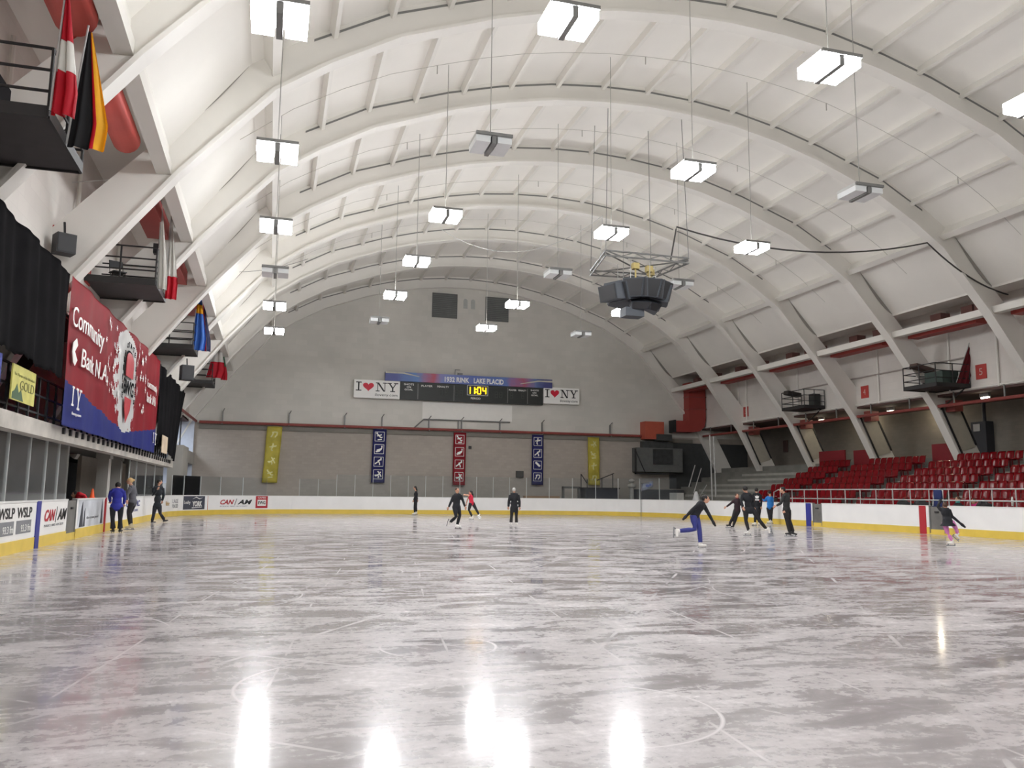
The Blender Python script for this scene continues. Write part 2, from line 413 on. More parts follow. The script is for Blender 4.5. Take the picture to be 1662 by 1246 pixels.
# ---- ice
def ice_material():
    m = bpy.data.materials.new('ice'); m.use_nodes = True; nt = m.node_tree; b = nt.nodes['Principled BSDF']
    L = nt.links.new
    tc = nt.nodes.new('ShaderNodeTexCoord')
    def mapn(sx, sy, rz=0, ox=0):
        mp = nt.nodes.new('ShaderNodeMapping'); mp.inputs['Scale'].default_value = (sx, sy, 1); mp.inputs['Rotation'].default_value = (0, 0, rz); mp.inputs['Location'].default_value = (ox, ox * .7, 0)
        L(tc.outputs['Object'], mp.inputs['Vector']); return mp
    def noise(mp, sc, det=6, rough=.6, dist=0.0):
        n = nt.nodes.new('ShaderNodeTexNoise'); n.inputs['Scale'].default_value = sc; n.inputs['Detail'].default_value = det
        n.inputs['Roughness'].default_value = rough; n.inputs['Distortion'].default_value = dist
        L(mp.outputs[0], n.inputs['Vector']); return n
    def ramp(src, a, b_):
        r = nt.nodes.new('ShaderNodeMapRange'); r.inputs['From Min'].default_value = a; r.inputs['From Max'].default_value = b_; r.clamp = True
        L(src, r.inputs['Value']); return r.outputs[0]
    def math_(op, a, b_):
        n = nt.nodes.new('ShaderNodeMath'); n.operation = op; n.use_clamp = True
        for i, v in enumerate((a, b_)):
            if isinstance(v, (int, float)): n.inputs[i].default_value = v
            else: L(v, n.inputs[i])
        return n.outputs[0]
    n1 = noise(mapn(.6, 1.1, R(12)), 1.3, 9, .66, .8)
    n2 = noise(mapn(.4, 1.4, R(-18), 7), 1.9, 8, .64, 1.6)
    n3 = noise(mapn(1.5, .6, R(30), 3), 2.4, 7, .65, 2.0)
    n4 = noise(mapn(1, 1), 14, 4, .7)
    f = math_('ADD', math_('MULTIPLY', ramp(n1.outputs['Fac'], .38, .64), .64), math_('MULTIPLY', ramp(n2.outputs['Fac'], .46, .72), .5))
    f = math_('ADD', f, math_('MULTIPLY', ramp(n3.outputs['Fac'], .56, .72), .3))
    f = math_('MULTIPLY', f, ramp(n4.outputs['Fac'], .15, .6))
    # thin skate cuts
    v1 = nt.nodes.new('ShaderNodeTexVoronoi'); v1.feature = 'DISTANCE_TO_EDGE'; v1.inputs['Scale'].default_value = .7
    nd = noise(mapn(1, 1, 0, 2), .5, 3, .5)
    mxv = nt.nodes.new('ShaderNodeMix'); mxv.data_type = 'VECTOR'; mxv.inputs['Factor'].default_value = .75
    L(mapn(.8, 1, R(20)).outputs[0], mxv.inputs['A']); L(nd.outputs['Color'], mxv.inputs['B'])
    L(mxv.outputs['Result'], v1.inputs['Vector'])
    cut = math_('MULTIPLY', ramp(v1.outputs['Distance'], .004, .0), .5)
    cut = math_('MULTIPLY', cut, ramp(n1.outputs['Fac'], .4, .6))
    f = math_('MAXIMUM', f, cut)
    # broad skating arcs and straight scratches
    rg = random.Random(11); sep = tc.outputs['Object']
    rings = None
    arcs = [(-3.2, 9.2, 2.3), (.8, 6.6, 1.0), (1.6, 8.0, .55), (-1.5, 12.5, 2.0), (4.5, 14.5, 3.2), (9, 11, 2.4), (2.2, 5.4, .8)] + [(rg.uniform(-4, 24), rg.uniform(8, 40), rg.uniform(1.0, 4.5)) for _ in range(11)]
    for i, (cx_, cy_, rr_) in enumerate(arcs):
        vd = nt.nodes.new('ShaderNodeVectorMath'); vd.operation = 'DISTANCE'; vd.inputs[1].default_value = (cx_, cy_, 0); L(sep, vd.inputs[0])
        d_ = nt.nodes.new('ShaderNodeMath'); d_.operation = 'SUBTRACT'; L(vd.outputs['Value'], d_.inputs[0]); d_.inputs[1].default_value = rr_
        ab = nt.nodes.new('ShaderNodeMath'); ab.operation = 'ABSOLUTE'; L(d_.outputs[0], ab.inputs[0])
        o_ = ramp(ab.outputs[0], .022 if i < 7 else .03, .004)
        rings = o_ if rings is None else math_('MAXIMUM', rings, o_)
    n7 = noise(mapn(1, 1, 0, 13), .45, 3, .5)
    f = math_('MAXIMUM', f, math_('MULTIPLY', rings, math_('MULTIPLY', ramp(n7.outputs['Fac'], .42, .56), .8)))
    for i, (an, off) in enumerate(((R(33), .4), (R(-48), 3.1), (R(8), 1.7))):
        wv = nt.nodes.new('ShaderNodeTexWave'); wv.inputs['Scale'].default_value = .11 + .05 * i; wv.inputs['Distortion'].default_value = 2.5; wv.inputs['Detail'].default_value = 1; wv.inputs['Detail Scale'].default_value = .3
        L(mapn(1, 1, an, off).outputs[0], wv.inputs['Vector'])
        nm_ = noise(mapn(1, 1, 0, 20 + i), .7, 3, .5)
        f = math_('MAXIMUM', f, math_('MULTIPLY', ramp(wv.outputs['Fac'], .9985, .9999), math_('MULTIPLY', ramp(nm_.outputs['Fac'], .48, .6), .7)))
    n6 = noise(mapn(1, 1, 0, 9), 60, 2, .5)
    speck = ramp(n6.outputs['Fac'], .72, .76)
    f = math_('MAXIMUM', f, speck)
    cr = nt.nodes.new('ShaderNodeValToRGB')
    cr.color_ramp.elements[0].color = srgb((156, 150, 151)); cr.color_ramp.elements[1].color = srgb((226, 221, 221))
    e = cr.color_ramp.elements.new(.4); e.color = srgb((186, 180, 180))
    L(f, cr.inputs['Fac']); L(cr.outputs['Color'], b.inputs['Base Color'])
    rr = nt.nodes.new('ShaderNodeMapRange'); rr.inputs['To Min'].default_value = .16; rr.inputs['To Max'].default_value = .6
    L(f, rr.inputs['Value']); L(rr.outputs[0], b.inputs['Roughness'])
    b.inputs['IOR'].default_value = 1.33
    cw_ = nt.nodes.new('ShaderNodeMapRange'); cw_.inputs['To Min'].default_value = .85; cw_.inputs['To Max'].default_value = .08; L(f, cw_.inputs['Value']); L(cw_.outputs[0], b.inputs['Coat Weight'])
    sw_ = nt.nodes.new('ShaderNodeMapRange'); sw_.inputs['To Min'].default_value = .4; sw_.inputs['To Max'].default_value = .12; L(f, sw_.inputs['Value']); L(sw_.outputs[0], b.inputs['Specular IOR Level'])
    b.inputs['Coat IOR'].default_value = 1.33
    cr2 = nt.nodes.new('ShaderNodeMapRange'); cr2.inputs['To Min'].default_value = .06; cr2.inputs['To Max'].default_value = .2
    L(f, cr2.inputs['Value']); L(cr2.outputs[0], b.inputs['Coat Roughness'])
    n5 = noise(mapn(1, 1, 0, 5), 2.2, 4, .5)
    bp = nt.nodes.new('ShaderNodeBump'); bp.inputs['Strength'].default_value = .06; bp.inputs['Distance'].default_value = .02
    L(n5.outputs['Fac'], bp.inputs['Height']); L(bp.outputs['Normal'], b.inputs['Normal'])
    return m
ICE = ice_material()
bm = NB(); bx2(bm, (-10.2, YB, -.3), (26.6, YW, 0)); struct('floor', bm, ICE)
XL, XR, YF, RC = -5.5, 26.15, 57.2, 8.5
# concrete surround behind the boards
bm = NB(); bx2(bm, (-10, YB, 0), (XL - .25, YW, .04)); bx2(bm, (XL - .25, YF + .25, 0), (26.6, YW, .04)); bx2(bm, (26.6, YB, -.3), (38.3, YW, .04)); struct('floor_walkway', bm, CONCD)

# ------------------------------------------------------------------ dasher boards
def bpath():
    """inner face of the boards, (x, y, nx, ny) with the outward normal"""
    P = []
    for k in range(17):
        a = PI / 2 * k / 16
        P.append((XL + RC - RC * math.cos(a), YF - RC + RC * math.sin(a), -math.cos(a), math.sin(a)))
    return P
cornL = bpath()
cornR = [(XL + XR - x, y, -nx, ny) for x, y, nx, ny in cornL][::-1]
def ribbon(bm, P, t0, t1, z0, z1):
    vs = [[bm.verts.new((x + nx * t, y + ny * t, z)) for (t, z) in ((t0, z0), (t1, z0), (t1, z1), (t0, z1))] for x, y, nx, ny in P]
    for i in range(len(vs) - 1):
        for k in range(4):
            bm.faces.new((vs[i][k], vs[i][(k + 1) % 4], vs[i + 1][(k + 1) % 4], vs[i + 1][k]))
    bm.faces.new(vs[0][::-1]); bm.faces.new(vs[-1])
def straight(a, b, n=(0, 1)): return [(a[0], a[1], n[0], n[1]), (b[0], b[1], n[0], n[1])]
def boards(label, P, gr='white rink boards'):
    t = thing('rink_board', label, 'rink boards', (0, 0, 0), group=gr)
    bm = NB(); ribbon(bm, P, 0, .12, .28, 1.13); obj('panel', bm, BOARD, t)
    bm = NB(); ribbon(bm, P, -.015, .12, 0, .28); obj('kick_plate', bm, YELLOW, t)['label'] = 'yellow kick plate'
    bm = NB(); ribbon(bm, P, -.02, .14, 1.13, 1.17); obj('cap_rail', bm, mat('cap_white', (230, 230, 226), .4), t)
    return t
bL1 = boards('white rink boards with radio and red lettered adverts, left edge of photo', straight((XL, 26.1), (XL, 8), (-1, 0)))
bL2 = boards('white rink boards with snowy adverts beside the blue coated person', straight((XL, YF - RC), (XL, 27.3), (-1, 0)))
bC1 = boards('curved white boards in the far left corner with dark square advert', cornL)
bF = boards('long plain white boards in front of the far wall', straight((XL + RC, YF), (XR - RC, YF)))
bC2 = boards('curved white boards in the far right corner', cornR)
bR1 = boards('white boards left of the blue stripe on the seating side', straight((XR, YF - RC), (XR, 36.05), (1, 0)))
bR2 = boards('white boards between the grey gate and the red stripe, seating side', straight((XR, 35.3), (XR, 28.35), (1, 0)))
bR3 = boards('white boards behind the small skater in pink tights', straight((XR, 27.5), (XR, 8), (1, 0)))
def gate(x, y0, y1, s, label):
    t = thing('rink_gate', label, 'gate', (0, 0, 0), group='grey gates in the boards')
    m = mat('gate_grey', (112, 110, 106), .55, var=.2, scale=2)
    bm = NB(); bx2(bm, (x + s * .02, y0 + .03, .2), (x + s * .09, y1 - .03, 1.12)); obj('panel', bm, m, t)
    for y in (y0 + .04, y1 - .04):
        bm = NB(); bx2(bm, (x, y - .03, .05), (x + s * .12, y + .03, 1.16)); obj('gate_post', bm, GREY, t)
    bm = NB(); bx2(bm, (x, y0, 0), (x + s * .1, y1, .2)); obj('kick_plate', bm, YELLOW, t)
    bm = NB(); bx2(bm, (x - s * .03, (y0 + y1) / 2 - .1, .88), (x + s * .02, (y0 + y1) / 2 + .1, .93)); obj('latch', bm, BLACK, t)
    return t
gate(XL, 26.1, 27.3, -1, 'grey gate in the left boards beside the red lettered advert')
gate(XR, 35.3, 36.05, 1, 'grey gate right of the blue stripe on the seating side boards')
gate(XR, 27.5, 28.35, 1, 'grey gate just right of the red stripe behind the small skater')
# coloured stripes that mark the lines
bm = NB(); bx2(bm, (XL, 22.85, 0), (XL + .03, 23.2, 1.15)); obj('stripe', bm, LINEBLUE, bL1)['label'] = 'blue line stripe'
bm = NB(); bx2(bm, (XR - .03, 36.15, 0), (XR, 36.55, 1.15)); obj('stripe', bm, LINEBLUE, bR1)['label'] = 'blue line stripe'
bm = NB(); bx2(bm, (XR - .03, 28.5, 0), (XR, 28.86, 1.15)); obj('stripe', bm, SIGNRED, bR2)['label'] = 'red centre stripe'

# adverts on the left boards (frame: right = +Y)
fL = Fr((XL + .001, 0, 0), (0, 1, 0)); 
GADV = mat('advert_grey', (128, 130, 134), .4)
def canam(fr, x0, x1, y0, y1, par):
    w_ = x1 - x0
    lettering('lettering', 'CAN', fr, x0, y0, x0 + w_ * .45, y1, SIGNRED, par, .012, .006, .03, .35)['label'] = 'red slanted word'
    bm = NB(); fr.line(bm, (x0 + w_ * .47, y0 - .05), (x0 + w_ * .53, y1 + .06), .035, .012); obj('slash', bm, SIGNBLACK, par)
    lettering('lettering', 'AM', fr, x0 + w_ * .56, y0, x1, y1, SIGNBLACK, par, .012, .006, .03, .35)['label'] = 'black slanted word'
    lettering('small_print', 'POLICE FIRE HOCKEY', fr, x0, y0 - .14, x1 - .3, y0 - .08, GADV, par, .012)
fLb = Fr((XL + .001, 0, 0), (0, 1, 0))
bm = NB(); fL.rect(bm, 19.0, .3, 26.05, 1.12, 0, .006); obj('advert_sheet', bm, SIGNWHITE, bL1)
for (a, b) in ((19.9, 21.05), (21.25, 22.45)):
    lettering('lettering', 'WSLP', fL, a, .78, b, 1.02, SIGNBLACK, bL1, .008, .006, .02)
    bm = NB(); fL.rect(bm, a, .42, b, .72, .007); obj('advert_block', bm, GADV, bL1)
    lettering('lettering', '93.3 fm', fL, a + .35, .46, b - .05, .62, SIGNWHITE, bL1, .014)
canam(fL, 23.65, 26.0, .62, .92, bL1)
# snow scene advert panel and following ones
bm = NB(); fL.rect(bm, 27.5, .3, 31.4, 1.12, 0, .006); obj('advert_sheet', bm, mat('snow_advert', (206, 210, 214), .4, var=.3, scale=1.4), bL2)
bm = NB()
for (x, w_, h) in ((27.7, .5, .75), (28.25, .25, .55), (30.9, .35, .8)): fL.poly(bm, [(x, .32), (x + w_, .32), (x + w_ * .7, .32 + h), (x + w_ * .45, .32 + h * .8)], .008)
obj('dark_print', bm, mat('advert_dark', (58, 62, 70), .5, var=.3), bL2)
lettering('lettering', 'the crown jewel', fL, 28.7, .5, 30.5, .62, GADV, bL2, .012)
bm = NB(); bx2(bm, (XL, 31.55, .0), (XL + .05, 31.68, 1.17)); obj('gate_edge', bm, SIGNRED, bL2)['label'] = 'red edge post'
lettering('lettering', 'OLYMPIC', fL, 36, .75, 39.5, 1.0, NAVY, bL2, .012, bold=.02)
lettering('lettering', 'Region', fL, 36.2, .5, 39.0, .68, NAVY, bL2, .012)
class ArcFr:
    """frame bent round the left corner: x = arc length from the corner's start"""
    def p(s, x, y, z=0.0):
        a = x / RC; r = RC - z - .002
        return Vector((XL + RC - r * math.cos(a), YF - RC + r * math.sin(a), y))
    def poly(s, bm, pts, z=0.0, t=0.006):
        A = [bm.verts.new(s.p(x, y, z + t)) for x, y in pts]; B = [bm.verts.new(s.p(x, y, z)) for x, y in pts]
        bm.faces.new(A); bm.faces.new(B[::-1])
        for i in range(len(pts)):
            j = (i + 1) % len(pts); bm.faces.new((A[i], B[i], B[j], A[j]))
    def rect(s, bm, x0, y0, x1, y1, z=0.0, t=0.006):
        n = max(1, int((x1 - x0) / .3))
        for k in range(n):
            a, b = x0 + (x1 - x0) * k / n, x0 + (x1 - x0) * (k + 1) / n
            s.poly(bm, [(a, y0), (b, y0), (b, y1), (a, y1)], z, t)
    def line(s, bm, a, b, wd, z=0.0, t=0.006):
        dx, dy = b[0] - a[0], b[1] - a[1]; L = math.hypot(dx, dy) or 1
        nx, ny = -dy / L * wd / 2, dx / L * wd / 2
        s.poly(bm, [(a[0] - nx, a[1] - ny), (b[0] - nx, b[1] - ny), (b[0] + nx, b[1] + ny), (a[0] + nx, a[1] + ny)], z, t)
fA = ArcFr()
def arcx(deg): return R(deg) * RC
lettering('lettering', 'Whiteface', fA, arcx(1), .6, arcx(8), .85, mat('ad_tan', (190, 160, 110), .5), bC1, .012)
lettering('lettering', 'LAKE', fA, arcx(12), .72, arcx(17.5), .95, GADV, bC1, .012)
lettering('lettering', 'PLACID', fA, arcx(12), .45, arcx(17.5), .66, GADV, bC1, .012)
bm = NB(); fA.rect(bm, arcx(22), .33, arcx(36.5), 1.11, .0, .008); obj('advert_sheet', bm, mat('advert_navy', (62, 66, 80), .4), bC1)['label'] = 'dark navy advert square'
lettering('lettering', 'Leahy', fA, arcx(22.6), .6, arcx(27.2), .85, SIGNWHITE, bC1, .012)
lettering('lettering', 'YORK', fA, arcx(28.6), .5, arcx(34.8), .82, SIGNWHITE, bC1, .012, bold=.04)
bm = NB(); fA.poly(bm, [(arcx(28.4), .4), (arcx(35), .44), (arcx(34.6), .47), (arcx(28.4), .45)], .01)
fA.poly(bm, [(arcx(28.4), .93), (arcx(31), 1.03), (arcx(33), .93), (arcx(35.4), 1.03), (arcx(33), .98), (arcx(31), 1.08)], .01); obj('emblem_outline', bm, SIGNWHITE, bC1)
bm = NB(); fA.rect(bm, arcx(38), .02, arcx(38.25), 1.14, .0, .01); obj('seam', bm, mat('seam_orange', (190, 110, 70), .5), bC1)
canam(fA, arcx(45), arcx(60.8), .6, .9, bC1)
bm = NB(); fA.rect(bm, arcx(62.5), .36, arcx(68), 1.15, .0, .01); obj('advert_sheet', bm, SIGNRED, bC1)['label'] = 'small red and white advert'
bm = NB(); fA.rect(bm, arcx(63.3), .5, arcx(67.2), .9, .01, .01); obj('advert_print', bm, SIGNWHITE, bC1)
lettering('lettering', 'EWG', fA, arcx(63.6), .6, arcx(66.9), .82, SIGNBLACK, bC1, .022, bold=.03)
lettering('small_print', 'GAMES', fA, arcx(63.4), .97, arcx(67.1), 1.08, SIGNWHITE, bC1, .012)

# ------------------------------------------------------------------ glass
def pane(a, b, z0, z1, label, gr, edge=.03, gm=None):
    a = Vector((a[0], a[1], 0)); b = Vector((b[0], b[1], 0)); d = (b - a); L = d.length; rz = math.atan2(d.y, d.x); c = (a + b) / 2
    t = thing('glass_panel', label, 'rink glass', (c.x, c.y, z0), rz, gr)
    bm = NB(); bx(bm, (0, 0, (z1 - z0) / 2), (L - .03, .012, z1 - z0)); obj('pane', bm, gm or GLASS, t)
    bm = NB(); bx(bm, (-L / 2 + edge / 2, 0, (z1 - z0) / 2), (edge, .04, z1 - z0)); obj('edge_post', bm, GLEDGE, t)
    return t
num = ['first', 'second', 'third', 'fourth', 'fifth', 'sixth', 'seventh', 'eighth', 'ninth', 'tenth', 'eleventh', 'twelfth', 'thirteenth', 'fourteenth', 'fifteenth', 'sixteenth', 'seventeenth', 'eighteenth', 'nineteenth', 'twentieth', 'twenty-first', 'twenty-second', 'twenty-third', 'twenty-fourth']
n = 13
for k in range(n):
    x0 = 1.8 + k * 1.215
    hh = 2.62 if k > 1 else 2.3
    pane((x0, YF + .06), (x0 + 1.215, YF + .06), 1.17, hh, f'clear glass panel on the far boards, {num[k]} from the left', 'glass above the far boards', .026)
P = cornR
for k in range(7):
    a, b = P[k * 2], P[k * 2 + 2]
    o = .06
    pane((a[0] + a[2] * o, a[1] + a[3] * o), (b[0] + b[2] * o, b[1] + b[3] * o), 1.17, 2.62, f'clear glass panel on the far right corner boards, {num[k]} from the left', 'glass above the far right corner', .035)
P = cornL
for k in range(5):
    a, b = P[k * 2 + 2], P[k * 2 + 4]
    pane((a[0] + a[2] * .06, a[1] + a[3] * .06), (b[0] + b[2] * .06, b[1] + b[3] * .06), 1.17, 2.3, f'clear glass panel on the far left corner boards, {num[k]} from the left', 'glass above the far left corner', .03)
ys = [18.2, 20.4, 22.1, 23.6, 24.9, 26.1]
for k in range(5):
    pane((XL - .06, ys[k]), (XL - .06, ys[k + 1]), 1.17, 2.78, f'tall hazy glass panel on the left boards under the gallery, {num[k]} from the left', 'glass below the gallery front', .035, GLASSL)
ys = [36.6, 38.4, 41.2, 44.2, 47.6]
for k in range(4):
    pane((XL - .06, ys[k]), (XL - .06, ys[k + 1]), 1.17, 2.78, f'hazy glass panel on the left boards past the standing people, {num[k]} from the left', 'glass beyond the bench', .03, GLASSL)

# ------------------------------------------------------------------ gallery on the left
FX = -5.2   # gallery front
bm = NB(); bx2(bm, (FX - .35, 8, 2.66), (FX, 48.5, 3.02)); struct('trim_gallery_edge', bm, mat('gallery_edge', (182, 177, 168), .7, var=.22, scale=1.6))
bm = NB(); bx2(bm, (-10, 8, 2.8), (FX - .3, 48.5, 2.95)); struct('floor_gallery', bm, mat('gallery_floor', (90, 86, 80), .8))
# wall and piers under the gallery
WB = mat('under_gallery_wall', (178, 168, 156), .8, var=.1, scale=.8)
bm = NB()
bx2(bm, (-7.6, 8, 0), (-7.45, 26.2, 2.8)); bx2(bm, (-7.6, 37.2, 0), (-7.45, 53.2, 2.9))
struct('wall_under_gallery', bm, WB)
pcount = [('gallery_post', 22.8, .55), ('gallery_post', 27.0, .5), ('gallery_post', 34.6, .5), ('gallery_post', 37.2, .35), ('gallery_post', 41.0, .5), ('gallery_post', 47.6, .45)]
pl = ['behind the blue striped glass', 'beside the grey gate', 'behind the blonde person', 'just past the blonde person', 'behind the dark dressed man', 'at the far end of the gallery']
for (nm, y, w_), lb in zip(pcount, pl):
    bm = NB(); bx2(bm, (-6.35, y - w_ / 2, 0), (-5.95, y + w_ / 2, 2.8)); bx2(bm, (-6.4, y - w_ / 2 - .05, 2.6), (-5.9, y + w_ / 2 + .05, 2.8))
    tag(obj(nm, bm, CONCP), 'light grey square post holding up the gallery, ' + lb, 'post', 'posts under the gallery')
# bench recess
bm = NB(); bx2(bm, (-7.4, 27.4, .25), (-7.0, 33.8, .48)); bx2(bm, (-7.3, 27.6, 0), (-7.1, 27.8, .25)); bx2(bm, (-7.3, 33.4, 0), (-7.1, 33.6, .25))
tag(obj('players_bench', bm, mat('bench_wood', (120, 90, 60), .6)), 'low wooden bench in the dark recess behind the left boards', 'bench')
# gallery railing
def pipe_run(name, label, cat, segs, r, m, group=None, parts=None):
    pass
rl = thing('gallery_railing', 'black steel railing along the gallery front below the curtain', 'railing', (0, 0, 0))
for z in (3.62, 4.05, 3.2):
    bm = NB(); bx2(bm, (FX - .2, 8, z - .02), (FX - .15, 46, z + .02)); obj('rail', bm, BLACK, rl)
bm = NB()
for k in range(98):
    y = 8 + k * .4
    if k % 2 == 0: bx2(bm, (FX - .19, y, 2.9), (FX - .14, y + .07, 4.05))
obj('baluster', bm, BLACK, rl)['kind'] = 'stuff'
# serrated black brackets hanging along the lower edge
for k in range(32):
    y = 23.4 + k * .75
    bm = NB(); bx2(bm, (FX + .0, y, 2.84), (FX + .06, y + .13, 3.0))
    tag(obj('railing_bracket', bm, BLACK), 'small black bracket hanging from the gallery edge below curtain and banner', 'bracket', 'black brackets along the gallery edge')

def wavy(name, y0, y1, zt0, zt1, zb0, zb1, x, m, wave, parent=None, ny=120, nz=24, matfn=None, mats=None, ragged=0.0, taper=0.0):
    bm = NB()
    g = []
    for i in range(ny + 1):
        f = i / ny; y = y0 + (y1 - y0) * f; zt = zt0 + (zt1 - zt0) * f; zb = zb0 + (zb1 - zb0) * f + ragged * random.uniform(-1, 1)
        g.append([bm.verts.new((x + wave(y, zt + (zb - zt) * j / nz), y - taper * f ** 2 * (j / nz), zt + (zb - zt) * j / nz)) for j in range(nz + 1)])
    for i in range(ny):
        for j in range(nz):
            fc = bm.faces.new((g[i][j], g[i + 1][j], g[i + 1][j + 1], g[i][j + 1]))
            if matfn:
                c = fc.calc_center_median(); fc.material_index = matfn(c.y, c.z)
    for f_ in bm.faces: f_.smooth = True
    r = bmesh.ops.solidify(bm, geom=bm.faces[:], thickness=.03)
    return obj(name, bm, mats or m, parent, recalc=True)
cw = lambda y, z: .04 * math.sin(y * 3.1 + .6 * math.sin(z)) + .02 * math.sin(y * 7.3 + z)
c1 = wavy('curtain', 9, 22.15, 6.55, 6.72, 4.12, 4.12, -5.0, DARKCLOTH, cw, ny=150, ragged=.04); tag(c1, 'long black curtain hanging on the gallery, left of the red banner', 'curtain')
c2 = wavy('curtain', 39.2, 50.6, 7.05, 7.0, 3.6, 2.95, -5.0, DARKCLOTH, cw, ny=110, taper=3.6); tag(c2, 'black curtain hanging on the gallery, right of the red banner', 'curtain')
# blue poster, yellow poster, white poster behind the railing
bm = NB(); bx2(bm, (FX + .02, 15.5, 3.3), (FX + .05, 18.0, 4.05)); tag(obj('poster', bm, BLUE), 'blue poster hung on the gallery railing at the left edge', 'poster')
ps = thing('poster', 'yellow poster with green mountains on the gallery railing', 'poster', (0, 0, 0))
bm = NB(); bx2(bm, (FX + .02, 18.75, 3.25), (FX + .05, 20.45, 3.98)); obj('sheet', bm, mat('poster_yellow', (202, 196, 104), .6, var=.15), ps)
fP = Fr((FX + .052, 0, 0), (0, 1, 0))
bm = NB(); fP.poly(bm, [(18.8, 3.27), (18.8, 3.4), (18.95, 3.45), (19.1, 3.6), (19.25, 3.42), (19.4, 3.5), (19.6, 3.27)], 0, .004); obj('mountain_print', bm, mat('poster_green', (62, 92, 60), .6), ps)
lettering('lettering', 'The Olympics of the Adirondacks', fP, 18.85, 3.74, 20.35, 3.82, mat('poster_ink', (120, 120, 60), .6), ps, .004, .003)
lettering('lettering', 'GOLD', fP, 19.3, 3.5, 20.35, 3.7, mat('poster_ink', (120, 120, 60), .6), ps, .004, .003)
bm = NB(); bx2(bm, (-4.9, 40.6, 3.15), (-4.87, 42.6, 3.95)); tag(obj('poster', bm, mat('poster_white', (206, 186, 160), .6, var=.15)), 'small pale poster right of the big red banner', 'poster')

# ---- the big banner
BX = -4.98
BY0, BY1 = 22.25, 39.1
bw_ = lambda y, z: .03 * math.sin(y * 2.4 + .5 * math.sin(z * 1.3)) + .006 * math.sin(y * 5.2 + 1)
def btop(y): return 6.72 + (7.12 - 6.72) * (y - BY0) / (BY1 - BY0)
def bn(y, z): 
    return math.sin(y * 9.1 + z * 3.3) * .5 + math.sin(z * 11.3 - y * 4.1) * .5 + math.sin(y * 21 + z * 17) * .35
def banmat(y, z):
    u = (y - BY0) / (BY1 - BY0)
    # blue ground at the bottom
    blue = 4.18 - .72 * min(1, u / .52) if u < .52 else 3.46 + (u - .52) / .48 * .68
    if z < blue - .05: return 1
    cx_ = 30.8 + (z - 5) * -.1
    hw = 2.0 if z > 4.6 else 2.0 - (4.6 - z) * .75
    top = 6.95 - abs(y - cx_) * .25
    if abs(y - cx_) < hw + .35 * bn(y, z) and z < top and z > 3.2: return 2
    return 0
bt = thing('banner', 'huge red, white and blue winter games banner hung on the gallery', 'banner', (0, 0, 0))
wavy('cloth', BY0, BY1, btop(BY0), btop(BY1), 3.0, 3.04, BX, None, bw_, bt, ny=230, nz=70, matfn=banmat, mats=[BANRED, mat('banner_blue', (52, 66, 160)), mat('banner_white', (246, 245, 243), .7, var=.03)])
fB = Fr((BX + .03, 0, 0), (0, 1, 0)); fB.an = Vector((1, 0, 0))
bwp = lambda x, y: bw_(x, y)
def blet(s, y0, z0, y1, z1, m, b=0.0, nm='lettering'):
    return lettering(nm, s, fB, y0, z0, y1, z1, m, bt, .028, .012, b, warp=bwp)
blet('Community', 22.45, 5.35, 26.2, 6.02, SIGNWHITE)
blet('Bank N.A.', 23.6, 4.62, 27.0, 5.1, SIGNWHITE)
blet('Community', 35.2, 5.45, 38.3, 5.85, SIGNWHITE)
blet('Bank N.A.', 35.4, 4.95, 38.0, 5.32, SIGNWHITE)
blet('iloveny.com', 23.1, 3.3, 23.95, 3.4, SIGNWHITE)
def bprint(nm, pts, m, z=.018):
    z += .03
    bm = NB(); A = []
    for tri in tessellate_polygon([[Vector((p[0], p[1], 0)) for p in pts]]):
        pass
    V0 = [bm.verts.new((BX + .03 + bw_(p[0], p[1]) + z, p[0], p[1])) for p in pts]; V1 = [bm.verts.new((BX + .03 + bw_(p[0], p[1]) + z - .012, p[0], p[1])) for p in pts]
    for tri in tessellate_polygon([[Vector((p[0], p[1], 0)) for p in pts]]):
        bm.faces.new([V0[i] for i in tri]); bm.faces.new([V1[i] for i in reversed(tri)])
    for i in range(len(pts)):
        j = (i + 1) % len(pts); bm.faces.new((V0[i], V0[j], V1[j], V1[i]))
    return obj(nm, bm, m, bt)
# bank emblem
bprint('emblem', [(22.65, 5.1), (22.95, 5.25), (23.1, 5.1), (22.85, 4.9), (23.15, 4.72), (22.95, 4.55), (22.75, 4.62), (22.6, 4.85)], SIGNWHITE)
# crest: red arch, black block with letters, red point
cx_ = 30.9
arc = [(cx_ - .62, 5.3), (cx_ + .62, 5.3), (cx_ + .62, 5.75)] + [(cx_ + .62 * math.cos(a), 5.75 + .42 * math.sin(a)) for a in [PI * k / 8 for k in range(1, 8)]] + [(cx_ - .62, 5.75)]
bprint('crest_outline', [(cx_ + (p[0] - cx_) * 1.12, 5.27 + (p[1] - 5.27) * 1.08) for p in arc], PRINTBLACK, .0)
bprint('crest_top', arc, SIGNRED, .02)
bprint('crest_flake', [(cx_ - .06, 5.45), (cx_ + .06, 5.45), (cx_ + .08, 5.6), (cx_ + .25, 5.7), (cx_ + .08, 5.76), (cx_, 6.0), (cx_ - .08, 5.76), (cx_ - .25, 5.7), (cx_ - .08, 5.6)], SIGNWHITE, .03)
blet('ESWG', cx_ - .95, 4.68, cx_ + .95, 5.2, PRINTBLACK, .02)
bprint('crest_point', [(cx_ - .62, 4.58), (cx_ + .62, 4.58), (cx_ + .55, 4.2), (cx_, 3.72), (cx_ - .55, 4.2)], SIGNRED, .02)
for k, ch in enumerate('EMPIRE STATE GAMES'):
    if ch == ' ': continue
    a = PI * 1.15 - PI * 1.3 * k / 17
    yy, zz = cx_ + 1.35 * math.cos(a), 5.15 + 1.28 * math.sin(a)
    blet(ch, yy - .09, zz - .09, yy + .09, zz + .09, PRINTBLACK, .02)
